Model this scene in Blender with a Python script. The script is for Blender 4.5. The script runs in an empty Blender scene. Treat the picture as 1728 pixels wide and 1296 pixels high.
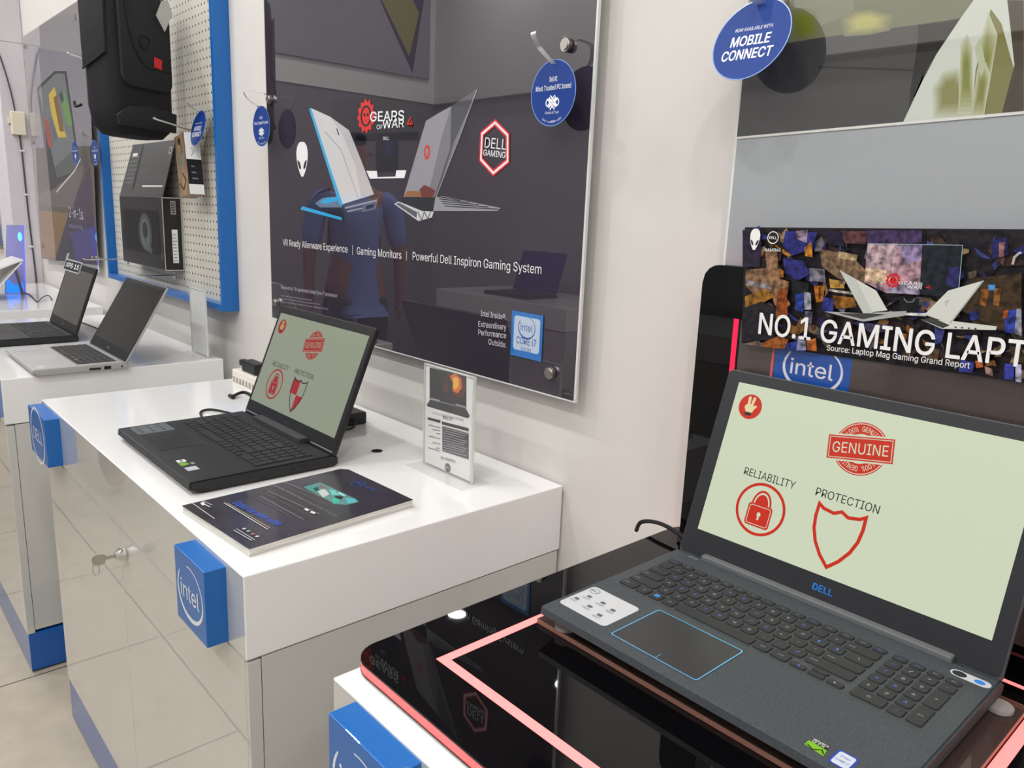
import bpy, bmesh, math, random, os
from mathutils import Vector, Matrix
random.seed(7)
C = bpy.context.scene.collection
S = bpy.context.scene
R_ = math.radians

# ------------------------------------------------------------------ camera, world, exposure
_cam = [[0.666526, 0.744406, 0.040024], [-0.185585, 0.113691, 0.976029], [0.722012, -0.657977, 0.213929], [0.918233, -0.975961, 1.33663]]
cd = bpy.data.cameras.new('camera'); cam = bpy.data.objects.new('camera', cd); C.objects.link(cam)
cd.sensor_width = 36.0; cd.lens = 1306.968 / 1728 * 36; cd.clip_start = 0.02; cd.clip_end = 60
_r, _u, _b, _p = [Vector(v) for v in _cam]
cam.matrix_world = Matrix(((_r.x, _u.x, _b.x, _p.x), (_r.y, _u.y, _b.y, _p.y), (_r.z, _u.z, _b.z, _p.z), (0, 0, 0, 1)))
S.camera = cam
w = bpy.data.worlds.new('world'); S.world = w; w.use_nodes = True
w.node_tree.nodes['Background'].inputs[0].default_value = (0.9, 0.95, 1, 1)
w.node_tree.nodes['Background'].inputs[1].default_value = 0.3
S.view_settings.view_transform = 'Standard'; S.view_settings.look = 'None'
S.view_settings.gamma = 1; S.view_settings.exposure = 0.0; S.view_settings.use_curve_mapping = False
CEIL = 3.3
LAMP_W = 11.9
LAMPS = [(-7.5 + 1.1 * k, y) for k in range(10) for y in (-2.3, -1.1)]
for lx, ly in LAMPS:
    ld = bpy.data.lights.new('downlight_beam', 'AREA'); ld.shape = 'DISK'; ld.size = 0.13
    ld.energy = LAMP_W; ld.color = (1.0, 1.0, 0.992)
    lo = bpy.data.objects.new('downlight_beam', ld); C.objects.link(lo); lo.location = (lx, ly, CEIL - 0.03)

# ------------------------------------------------------------------ materials
def lin(c):
    c = c / 255.0
    return c / 12.92 if c <= 0.04045 else ((c + 0.055) / 1.055) ** 2.4
def rgb(c): return (lin(c[0]), lin(c[1]), lin(c[2]), 1.0)
_m = {}
def M(name, col=(200, 200, 200), rough=0.5, metal=0.0, coat=0.0, coat_ior=1.5, ior=1.45, trans=0.0, emit=None, es=1.0, spec=0.5, alpha=1.0, coat_rough=0.02):
    if name in _m: return _m[name]
    m = bpy.data.materials.new(name); m.use_nodes = True
    b = m.node_tree.nodes['Principled BSDF']; I = b.inputs
    I['Base Color'].default_value = rgb(col); I['Roughness'].default_value = rough; I['Metallic'].default_value = metal
    I['Coat Weight'].default_value = coat; I['Coat IOR'].default_value = coat_ior; I['Coat Roughness'].default_value = coat_rough
    I['IOR'].default_value = ior; I['Transmission Weight'].default_value = trans; I['Specular IOR Level'].default_value = spec
    I['Alpha'].default_value = alpha
    if emit:
        I['Emission Color'].default_value = rgb(emit); I['Emission Strength'].default_value = es
    _m[name] = m
    return m
def nodes(m): return m.node_tree.nodes, m.node_tree.links, m.node_tree.nodes['Principled BSDF']
def noise_tint(m, c1, c2, scale, detail=4, bump=0.0, stretch=(1, 1, 1), lo=0.35, hi=0.65):
    N, L, b = nodes(m)
    tc = N.new('ShaderNodeTexCoord'); mp = N.new('ShaderNodeMapping'); mp.inputs['Scale'].default_value = stretch
    L.new(tc.outputs['Object'], mp.inputs[0])
    n = N.new('ShaderNodeTexNoise'); n.inputs['Scale'].default_value = scale; n.inputs['Detail'].default_value = detail
    L.new(mp.outputs[0], n.inputs['Vector'])
    r = N.new('ShaderNodeValToRGB'); r.color_ramp.elements[0].color = rgb(c1); r.color_ramp.elements[1].color = rgb(c2)
    r.color_ramp.elements[0].position = lo; r.color_ramp.elements[1].position = hi
    L.new(n.outputs['Fac'], r.inputs[0]); L.new(r.outputs[0], b.inputs['Base Color'])
    if bump:
        bp = N.new('ShaderNodeBump'); bp.inputs['Strength'].default_value = bump; bp.inputs['Distance'].default_value = 0.002
        L.new(n.outputs['Fac'], bp.inputs['Height']); L.new(bp.outputs[0], b.inputs['Normal'])
    return m
def PR(col, name=None):     # printed sheet behind clear acrylic
    return M('print_%d_%d_%d' % tuple(col), col, rough=0.6, coat=1.0, coat_ior=1.95, spec=0.0, coat_rough=0.008)
def MP(col):                # matt print on paper
    return M('ink_%d_%d_%d' % tuple(col), col, rough=0.35, spec=0.35)
def EM(col, s=1.0):         # lit screen pixels
    return M('pixel_%d_%d_%d_%d' % (*col, int(s * 100)), (4, 4, 4), rough=0.25, emit=col, es=s)

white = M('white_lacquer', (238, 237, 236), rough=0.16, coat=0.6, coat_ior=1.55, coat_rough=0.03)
front_white_dim = M('gloss_white_front_dim', (202, 201, 196), rough=0.2, coat=1.0, coat_ior=1.9, coat_rough=0.015)  # same lacquer toned down: the darker floor reflection is painted into the fronts
blue = M('blue_laminate', (0, 98, 176), rough=0.35, coat=0.3)
blue_tile = M('blue_tile', (20, 100, 178), rough=0.35, coat=0.3)
plinth_m = M('plinth_blue', (6, 86, 168), rough=0.3, coat=0.5)
wall_m = noise_tint(M('wall_paint', (214, 210, 206), rough=0.7), (211, 207, 203), (217, 213, 209), 3, bump=0.02)
opp_m = M('opposite_wall', (166, 166, 168), rough=0.8)
ceil_m = M('ceiling_paint', (232, 230, 226), rough=0.8)
black_pl = M('black_plastic', (24, 24, 27), rough=0.42)
black_gl = M('black_acrylic', (9, 8, 10), rough=0.02, coat=0.0, ior=1.5, spec=0.32)
dark_rub = M('rubber', (14, 14, 15), rough=0.6)
steel = M('brushed_steel', (196, 192, 186), rough=0.28, metal=1.0)
chrome = M('chrome', (220, 220, 218), rough=0.1, metal=1.0)
def thin_clear(name, tint, refl=1.0, body=0.04, rough=0.03):
    m = M(name, tint, rough=0.4); N, L, b = nodes(m)
    tr = N.new('ShaderNodeBsdfTransparent'); tr.inputs[0].default_value = rgb(tint)
    gl = N.new('ShaderNodeBsdfGlossy'); gl.inputs['Roughness'].default_value = rough
    lw = N.new('ShaderNodeLayerWeight'); lw.inputs[0].default_value = 0.5
    pw_ = N.new('ShaderNodeMath'); pw_.operation = 'POWER'; pw_.inputs[1].default_value = 4.0; L.new(lw.outputs['Facing'], pw_.inputs[0])
    k = N.new('ShaderNodeMath'); k.operation = 'MULTIPLY_ADD'; k.inputs[1].default_value = .5 * refl; k.inputs[2].default_value = .02; L.new(pw_.outputs[0], k.inputs[0])
    m1 = N.new('ShaderNodeMixShader'); m1.inputs[0].default_value = body; L.new(tr.outputs[0], m1.inputs[1]); L.new(b.outputs[0], m1.inputs[2])
    m2 = N.new('ShaderNodeMixShader'); L.new(k.outputs[0], m2.inputs[0]); L.new(m1.outputs[0], m2.inputs[1]); L.new(gl.outputs[0], m2.inputs[2])
    L.new(m2.outputs[0], N['Material Output'].inputs[0]); return m
clear = thin_clear('clear_acrylic', (252, 252, 252), .6, .05)
clear_edge = M('acrylic_edge', (216, 219, 217), rough=0.15, coat=.5)
bag_m = noise_tint(M('bag_fabric', (30, 33, 36), rough=0.85), (26, 28, 31), (39, 42, 45), 260, bump=0.4)
bag_d = noise_tint(M('bag_fabric_dark', (22, 22, 25), rough=0.85), (19, 19, 22), (30, 30, 33), 260, bump=0.4)
paper = M('paper_white', (238, 238, 236), rough=0.55)
led_red = M('led_red_edge', (255, 70, 70), rough=0.3, emit=(255, 92, 92), es=1.1)
led_pink = M('led_red_line', (255, 120, 120), rough=0.3, emit=(255, 132, 128), es=1.15)
led_deep = M('led_red_deep', (255, 30, 60), rough=0.3, emit=(250, 20, 62), es=1.15)

# floor: large beige tiles with dark grout
floor_m = M('floor_tile', (186, 174, 156), rough=0.38, coat=0.0)
N, L, b = nodes(floor_m)
tc = N.new('ShaderNodeTexCoord'); mp = N.new('ShaderNodeMapping'); L.new(tc.outputs['Object'], mp.inputs[0])
mp.inputs['Location'].default_value = (0.84, 0.33, 0)
br = N.new('ShaderNodeTexBrick'); br.offset = 0.0; br.inputs['Scale'].default_value = 1.0
br.inputs['Brick Width'].default_value = 0.583; br.inputs['Row Height'].default_value = 0.583
br.inputs['Mortar Size'].default_value = 0.0028; br.inputs['Mortar Smooth'].default_value = 0.1; br.inputs['Bias'].default_value = -0.5
br.inputs['Color1'].default_value = rgb((172, 162, 146)); br.inputs['Color2'].default_value = rgb((168, 157, 141)); br.inputs['Mortar'].default_value = rgb((74, 64, 52))
L.new(mp.outputs[0], br.inputs['Vector'])
nz = N.new('ShaderNodeTexNoise'); nz.inputs['Scale'].default_value = 14; nz.inputs['Detail'].default_value = 6; L.new(tc.outputs['Object'], nz.inputs['Vector'])
mx = N.new('ShaderNodeMix'); mx.data_type = 'RGBA'; mx.blend_type = 'OVERLAY'; mx.inputs[0].default_value = 0.22
L.new(br.outputs['Color'], mx.inputs[6]); L.new(nz.outputs['Fac'], mx.inputs[7]); L.new(mx.outputs[2], b.inputs['Base Color'])

# perforated board: one inch hole grid
peg_m = M('perforated_board', (206, 202, 190), rough=0.5)
N, L, b = nodes(peg_m)
tc = N.new('ShaderNodeTexCoord'); sx = N.new('ShaderNodeSeparateXYZ'); L.new(tc.outputs['Object'], sx.inputs[0])
def _frac(sock):
    a = N.new('ShaderNodeMath'); a.operation = 'DIVIDE'; a.inputs[1].default_value = 0.0254; L.new(sock, a.inputs[0])
    f = N.new('ShaderNodeMath'); f.operation = 'FRACT'; L.new(a.outputs[0], f.inputs[0])
    s = N.new('ShaderNodeMath'); s.operation = 'SUBTRACT'; s.inputs[1].default_value = 0.5; L.new(f.outputs[0], s.inputs[0])
    q = N.new('ShaderNodeMath'); q.operation = 'POWER'; q.inputs[1].default_value = 2.0
    ab = N.new('ShaderNodeMath'); ab.operation = 'ABSOLUTE'; L.new(s.outputs[0], ab.inputs[0]); L.new(ab.outputs[0], q.inputs[0])
    return q.outputs[0]
ad = N.new('ShaderNodeMath'); ad.operation = 'ADD'; L.new(_frac(sx.outputs['X']), ad.inputs[0]); L.new(_frac(sx.outputs['Z']), ad.inputs[1])
lt = N.new('ShaderNodeMath'); lt.operation = 'LESS_THAN'; lt.inputs[1].default_value = 0.022; L.new(ad.outputs[0], lt.inputs[0])
mx = N.new('ShaderNodeMix'); mx.data_type = 'RGBA'; mx.inputs[6].default_value = rgb((206, 202, 190)); mx.inputs[7].default_value = rgb((64, 60, 54))
L.new(lt.outputs[0], mx.inputs[0]); L.new(mx.outputs[2], b.inputs['Base Color'])

# ------------------------------------------------------------------ object helpers
ORG = {}
def tag(o, label=None, cat=None, group=None, kind=None):
    if label: o['label'] = label
    if cat: o['category'] = cat
    if group: o['group'] = group
    if kind: o['kind'] = kind
    return o
def thing(name, loc, label, cat, group=None):
    o = bpy.data.objects.new(name, None); o.empty_display_size = 0.05; C.objects.link(o)
    o.location = loc; ORG[o.name] = Vector(loc)
    return tag(o, label, cat, group)
def obj(name, bm, mats, parent=None, smooth=False, label=None):
    me = bpy.data.meshes.new(name)
    if not isinstance(mats, (list, tuple)): mats = [mats]
    org = ORG[parent.name] if parent else None
    if org is not None: bmesh.ops.translate(bm, verts=bm.verts, vec=-org)
    if smooth:
        for f in bm.faces: f.smooth = True
    bm.to_mesh(me); bm.free()
    for m in mats: me.materials.append(m)
    if smooth:
        try: me.set_sharp_from_angle(angle=R_(38))
        except Exception: pass
    o = bpy.data.objects.new(name, me); C.objects.link(o)
    if parent:
        o.parent = parent; ORG[o.name] = org
    else:
        ORG[o.name] = Vector((0, 0, 0))
    if label: o['label'] = label
    return o
def struct(name, bm, mats):
    o = obj(name, bm, mats); o['kind'] = 'structure'; return o
def copy_tree(o, parent=None):
    c = o.copy(); C.objects.link(c); c.parent = parent; ORG[c.name] = ORG[o.name]
    for ch in list(o.children): copy_tree(ch, c)
    return c
def B(): return bmesh.new()
def box(bm, x0, x1, y0, y1, z0, z1, bev=0.0, mi=0, seg=2):
    t = bmesh.new()
    bmesh.ops.create_cube(t, size=1.0)
    for v in t.verts: v.co = Vector(((x0 + x1) / 2 + v.co.x * (x1 - x0), (y0 + y1) / 2 + v.co.y * (y1 - y0), (z0 + z1) / 2 + v.co.z * (z1 - z0)))
    if bev: bmesh.ops.bevel(t, geom=list(t.edges), offset=bev, segments=seg, affect='EDGES', profile=0.5)
    merge(bm, t, mi); return bm
def merge(bm, t, mi=0, mat=None):
    if mat is not None: bmesh.ops.transform(t, matrix=mat, verts=t.verts)
    vm = [bm.verts.new(v.co) for v in t.verts]; t.verts.index_update()
    for f in t.faces:
        try:
            nf = bm.faces.new([vm[v.index] for v in f.verts]); nf.material_index = mi; nf.smooth = f.smooth
        except ValueError: pass
    t.free()
def frame(O, U, V):
    U = Vector(U).normalized(); V = Vector(V).normalized(); Nn = U.cross(V)
    return (Vector(O), U, V, Nn)
def F3(fr, u, v, h=0.0): return fr[0] + fr[1] * u + fr[2] * v + fr[3] * h
def prism(bm, fr, pts, h0, h1, mi=0, bev=0.0):
    t = bmesh.new()
    a = [t.verts.new(F3(fr, u, v, h0)) for u, v in pts]; c = [t.verts.new(F3(fr, u, v, h1)) for u, v in pts]
    n = len(pts)
    t.faces.new(a[::-1]); t.faces.new(c)
    for i in range(n): t.faces.new([a[i], a[(i + 1) % n], c[(i + 1) % n], c[i]])
    bmesh.ops.recalc_face_normals(t, faces=t.faces)
    if bev:
        es = [e for e in t.edges if all(v in c for v in e.verts)] if bev > 0 else list(t.edges)
        bmesh.ops.bevel(t, geom=es, offset=abs(bev), segments=2, affect='EDGES', profile=0.5)
    merge(bm, t, mi); return bm
def rrect(x0, x1, y0, y1, r, n=5):
    out = []
    for cx, cy, a in ((x1 - r, y1 - r, 0), (x0 + r, y1 - r, 90), (x0 + r, y0 + r, 180), (x1 - r, y0 + r, 270)):
        for i in range(n + 1):
            t = R_(a + 90 * i / n); out.append((cx + r * math.cos(t), cy + r * math.sin(t)))
    return out
def ell(cx, cy, rx, ry, n=32, a0=0, a1=360):
    full = abs(a1 - a0) >= 360
    return [(cx + rx * math.cos(R_(a0 + (a1 - a0) * i / (n if full else n - 1))), cy + ry * math.sin(R_(a0 + (a1 - a0) * i / (n if full else n - 1)))) for i in range(n)]
def tube(bm, pts, r, n=8, mi=0, closed=False):
    pts = [Vector(p) for p in pts]; rings = []
    m = len(pts); up = Vector((0, 0, 1)); prev = None
    for i in range(m):
        a = pts[(i - 1) % m] if closed or i > 0 else pts[i]; c = pts[(i + 1) % m] if closed or i < m - 1 else pts[i]
        d = (c - a).normalized()
        if prev is None:
            s = d.cross(up); s = s if s.length > 1e-3 else d.cross(Vector((1, 0, 0)))
        else: s = prev - d * prev.dot(d)
        s.normalize(); prev = s; q = d.cross(s)
        rings.append([bm.verts.new(pts[i] + (s * math.cos(2 * math.pi * k / n) + q * math.sin(2 * math.pi * k / n)) * r) for k in range(n)])
    for i in range(m if closed else m - 1):
        A, Bq = rings[i], rings[(i + 1) % m]
        for k in range(n):
            f = bm.faces.new([A[k], A[(k + 1) % n], Bq[(k + 1) % n], Bq[k]]); f.material_index = mi; f.smooth = True
    if not closed:
        f = bm.faces.new(rings[0][::-1]); f.material_index = mi
        f = bm.faces.new(rings[-1]); f.material_index = mi
    bmesh.ops.recalc_face_normals(bm, faces=bm.faces)
    return bm
def spline(pts, n=8):
    P = [Vector(p) for p in pts]; out = []
    for i in range(len(P) - 1):
        p0 = P[max(i - 1, 0)]; p1 = P[i]; p2 = P[i + 1]; p3 = P[min(i + 2, len(P) - 1)]
        for k in range(n):
            t = k / n
            out.append(0.5 * ((2 * p1) + (p2 - p0) * t + (2 * p0 - 5 * p1 + 4 * p2 - p3) * t * t + (3 * p1 - p0 - 3 * p2 + p3) * t ** 3))
    out.append(P[-1]); return out
def cyl(bm, c, ax, r, h, n=24, mi=0, bev=0.0, r2=None):
    ax = Vector(ax).normalized(); t = bmesh.new()
    bmesh.ops.create_cone(t, cap_ends=True, segments=n, radius1=r, radius2=r if r2 is None else r2, depth=h)
    if bev:
        es = [e for e in t.edges if all(len(f.verts) > 4 or True for f in e.link_faces) and any(len(f.verts) > 4 for f in e.link_faces)]
        bmesh.ops.bevel(t, geom=es, offset=bev, segments=2, affect='EDGES')
    q = Vector((0, 0, 1)).rotation_difference(ax).to_matrix().to_4x4()
    merge(bm, t, mi, Matrix.Translation(Vector(c)) @ q); return bm
def loft(bm, rings, mi=0, cap=True):
    V = [[bm.verts.new(p) for p in r] for r in rings]; n = len(V[0])
    for i in range(len(V) - 1):
        for k in range(n):
            f = bm.faces.new([V[i][k], V[i][(k + 1) % n], V[i + 1][(k + 1) % n], V[i + 1][k]]); f.material_index = mi
    if cap:
        f = bm.faces.new(V[0][::-1]); f.material_index = mi; f = bm.faces.new(V[-1]); f.material_index = mi
    bmesh.ops.recalc_face_normals(bm, faces=bm.faces)

_tx = {}
FONT = None
try:        # the sans serif that ships inside Blender; its built-in face is used if that is missing
    FONT = bpy.data.fonts.load(os.path.join(bpy.utils.system_resource('DATAFILES', path='fonts'), 'Inter.woff2'))
except Exception: FONT = None
CAP = 0.509 if FONT else 0.73
def text_mesh(s, bold=0.0, shear=0.0):
    bold = 0.0 if FONT else bold
    k = (s, bold, shear)
    if k not in _tx:
        cu = bpy.data.curves.new('tmp', 'FONT'); cu.body = s; cu.size = 1.0
        if FONT: cu.font = FONT
        cu.resolution_u = 3; cu.offset = bold; cu.shear = shear
        o = bpy.data.objects.new('tmp', cu); C.objects.link(o)
        dg = bpy.context.evaluated_depsgraph_get()
        me = o.evaluated_get(dg).to_mesh()
        vs = [(v.co.x, v.co.y) for v in me.vertices]; fs = [tuple(p.vertices) for p in me.polygons]
        o.evaluated_get(dg).to_mesh_clear()
        bpy.data.objects.remove(o); bpy.data.curves.remove(cu)
        _tx[k] = (vs, fs)
    return _tx[k]
class Art:
    """Flat printed layers in the plane of a frame (u, v), each layer a hair above the one before."""
    def __init__(self, fr, h0=0.0, step=0.00002):
        self.fr = fr; self.bm = bmesh.new(); self.mats = []; self.h = h0; self.step = min(step, .00002)
    def mi(self, m):
        if m not in self.mats: self.mats.append(m)
        return self.mats.index(m)
    def up(self): self.h += self.step
    def poly(self, pts, m, up=True):
        if up: self.up()
        vs = [self.bm.verts.new(F3(self.fr, u, v, self.h)) for u, v in pts]
        a = sum(pts[i][0] * pts[(i + 1) % len(pts)][1] - pts[(i + 1) % len(pts)][0] * pts[i][1] for i in range(len(pts)))
        f = self.bm.faces.new(vs if a > 0 else vs[::-1]); f.material_index = self.mi(m)
        f.normal_update()
        if len(pts) > 4: bmesh.ops.triangulate(self.bm, faces=[f], ngon_method='EAR_CLIP')
    def rect(self, x0, x1, y0, y1, m): self.poly([(x0, y0), (x1, y0), (x1, y1), (x0, y1)], m)
    def ring(self, outer, inner, m, closed=True):
        self.up(); n = len(outer); k = self.mi(m)
        a = [self.bm.verts.new(F3(self.fr, u, v, self.h)) for u, v in outer]; c = [self.bm.verts.new(F3(self.fr, u, v, self.h)) for u, v in inner]
        for i in range(n if closed else n - 1):
            j = (i + 1) % n
            f = self.bm.faces.new([a[i], a[j], c[j], c[i]]); f.material_index = k
    def line(self, pts, wd, m, closed=False):
        self.up(); k = self.mi(m); n = len(pts); L_, R2 = [], []
        for i in range(n):
            p = Vector(pts[i]); a = Vector(pts[(i - 1) % n]) if closed or i > 0 else p; c = Vector(pts[(i + 1) % n]) if closed or i < n - 1 else p
            d1 = (p - a).normalized() if (p - a).length > 1e-9 else (c - p).normalized(); d2 = (c - p).normalized() if (c - p).length > 1e-9 else d1
            d = d1 + d2; d = d.normalized() if d.length > 1e-6 else d1
            nn = Vector((-d.y, d.x)); s = min(2.0, 1 / max(0.3, nn.dot(Vector((-d1.y, d1.x))))) * wd / 2
            L_.append(p + nn * s); R2.append(p - nn * s)
        self.h -= self.step
        self.ring([tuple(q) for q in R2], [tuple(q) for q in L_], m, closed)
    def text(self, s, p0, p1, h, m, bold=0.0, shear=0.0, up=True):
        """s from baseline point p0 to p1 (u, v), capital height h"""
        if up: self.up()
        vs, fs = text_mesh(s, bold, shear)
        if not vs: return
        x0 = min(v[0] for v in vs); x1 = max(v[0] for v in vs)
        p0 = Vector(p0); p1 = Vector(p1); d = p1 - p0; e = d.normalized(); nn = Vector((-e.y, e.x))
        kx = d.length / (x1 - x0); ky = h / CAP; k = self.mi(m)
        b_ = bold * h * .62 if FONT else 0.0
        offs = [(0, 0)] if b_ < 1e-7 else [(b_ * math.cos(a), b_ * math.sin(a)) for a in [math.pi / 4 * i for i in range(8)]]
        if len(s) > 18 and len(offs) > 1: offs = offs[::2]
        for n_o, (ox, oy) in enumerate(offs):
            if n_o: self.h += 6e-6
            V = []
            for x, y in vs:
                q = p0 + e * ((x - x0) * kx + ox) + nn * (y * ky + oy); V.append(self.bm.verts.new(F3(self.fr, q.x, q.y, self.h)))
            for f in fs:
                try: g = self.bm.faces.new([V[i] for i in f]); g.material_index = k
                except ValueError: pass
    def ctext(self, s, c, wd, h, m, bold=0.0, ang=0.0, **kw):
        """centred text: c = centre of the capitals"""
        e = Vector((math.cos(ang), math.sin(ang))); nn = Vector((-e.y, e.x)); c = Vector(c)
        self.text(s, c - e * wd / 2 - nn * h / 2, c + e * wd / 2 - nn * h / 2, h, m, bold, **kw)
    def arctext(self, s, c, r, a0, a1, h, m, bold=0.0, inside=False):
        n = len(s)
        for i, ch in enumerate(s):
            if ch == ' ': continue
            a = R_(a0 + (a1 - a0) * (i + 0.5) / n)
            t = a - math.pi / 2 if not inside else a + math.pi / 2
            self.ctext(ch, (c[0] + r * math.cos(a), c[1] + r * math.sin(a)), abs(R_(a1 - a0)) * r / n * (0.45 if ch in '1I' else 0.8), h, m, bold, t, up=False)
    def soft(self, pts, c_out, c_in, mat, s0=1.3, s1=.55, n=7):
        """a blurred patch of the print: nested outlines fading from one ink to the other"""
        c = Vector((sum(p[0] for p in pts) / len(pts), sum(p[1] for p in pts) / len(pts)))
        for i in range(n):
            t = i / (n - 1); k = s0 + (s1 - s0) * t
            self.poly([tuple(c + (Vector(p) - c) * k) for p in pts], mat(tuple(int(a + (b - a) * (.12 + .88 * t)) for a, b in zip(c_out, c_in))))
    def build(self, name, parent, label=None):
        self.bm.normal_update()
        for f in self.bm.faces:
            if f.normal.dot(self.fr[3]) < 0: f.normal_flip()
        o = obj(name, self.bm, self.mats, parent, label=label); return o

WALL = lambda y: frame((0, y, 0), (1, 0, 0), (0, 0, 1))       # in-plane (x, z), faces the room
TOP = lambda z: frame((0, 0, z), (1, 0, 0), (0, 1, 0))        # in-plane (x, y), faces up
SIDE = lambda x: frame((x, 0, 0), (0, 1, 0), (0, 0, 1))       # in-plane (y, z), faces +x

# ------------------------------------------------------------------ printed marks used in several places
def chip_ring(A, c, rx, ry, m, txt, bold=0.02):
    """open swirl ring with a word inside, as on the blue plaques"""
    n = 30
    o, i = [], []
    for k in range(n):
        a = R_(100 - 318 * k / (n - 1)); t = 0.035 + 0.11 * (1 - abs(k / (n - 1) - 0.62) / 0.62) ** 1.5 if k / (n - 1) < 1 else 0.035
        o.append((c[0] + rx * math.cos(a), c[1] + ry * math.sin(a)))
        i.append((c[0] + rx * (1 - t) * math.cos(a), c[1] + ry * (1 - t * 1.2) * math.sin(a)))
    A.ring(i, o, m, closed=False)
    A.ctext(txt, (c[0] - rx * 0.02, c[1] + ry * 0.02), rx * 1.42, ry * 0.62, m, bold)
def round_badge(A, c, r, m, txt='DELL', t=0.1, bold=0.02):
    A.ring(ell(c[0], c[1], r, r, 40), ell(c[0], c[1], r * (1 - t), r * (1 - t), 40), m)
    A.ctext(txt, c, r * 1.35, r * 0.42, m, bold)
def alien(A, c, w_, h_, m, dark):
    pts = [(0, .5), (.22, .48), (.4, .38), (.49, .2), (.47, .02), (.38, -.18), (.24, -.36), (.1, -.48), (0, -.5)]
    pts = pts + [(-x, y) for x, y in pts[-2:0:-1]]
    A.poly([(c[0] + x * w_, c[1] + y * h_) for x, y in pts], m)
    for s in (-1, 1):
        e = [(.4, -.02), (.36, -.14), (.26, -.25), (.12, -.29), (.1, -.22), (.18, -.1), (.3, -.03)]
        A.poly([(c[0] + s * x * w_, c[1] + y * h_) for x, y in e], dark)
def gear_mark(A, c, r, m, dark, n=12):
    pts = []
    for k in range(n * 4):
        a = 2 * math.pi * k / (n * 4); q = r if (k % 4) in (0, 1) else r * 0.84
        pts.append((c[0] + q * math.cos(a), c[1] + q * math.sin(a)))
    A.ring(pts, ell(c[0], c[1], r * .62, r * .62, n * 4), m)
    A.poly(ell(c[0], c[1], r * .45, r * .5, 20), m)
    for s in (-1, 1): A.poly(ell(c[0] + s * r * .18, c[1] + r * .08, r * .12, r * .1, 10), dark)
def knot_mark(A, c, r, m, dark):
    for ang in (45, -45):
        a = R_(ang); e = Vector((math.cos(a), math.sin(a))); nn = Vector((-e.y, e.x))
        for k in (-1, 0, 1):
            p = Vector(c) + nn * k * r * .3
            A.line([tuple(p - e * r * .85), tuple(p + e * r * .85)], r * .17, m)
    for s in (-1, 1): A.ring(ell(c[0] + s * r * .75, c[1], r * .42, r * .5, 20), ell(c[0] + s * r * .75, c[1], r * .26, r * .34, 20), m)
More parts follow.
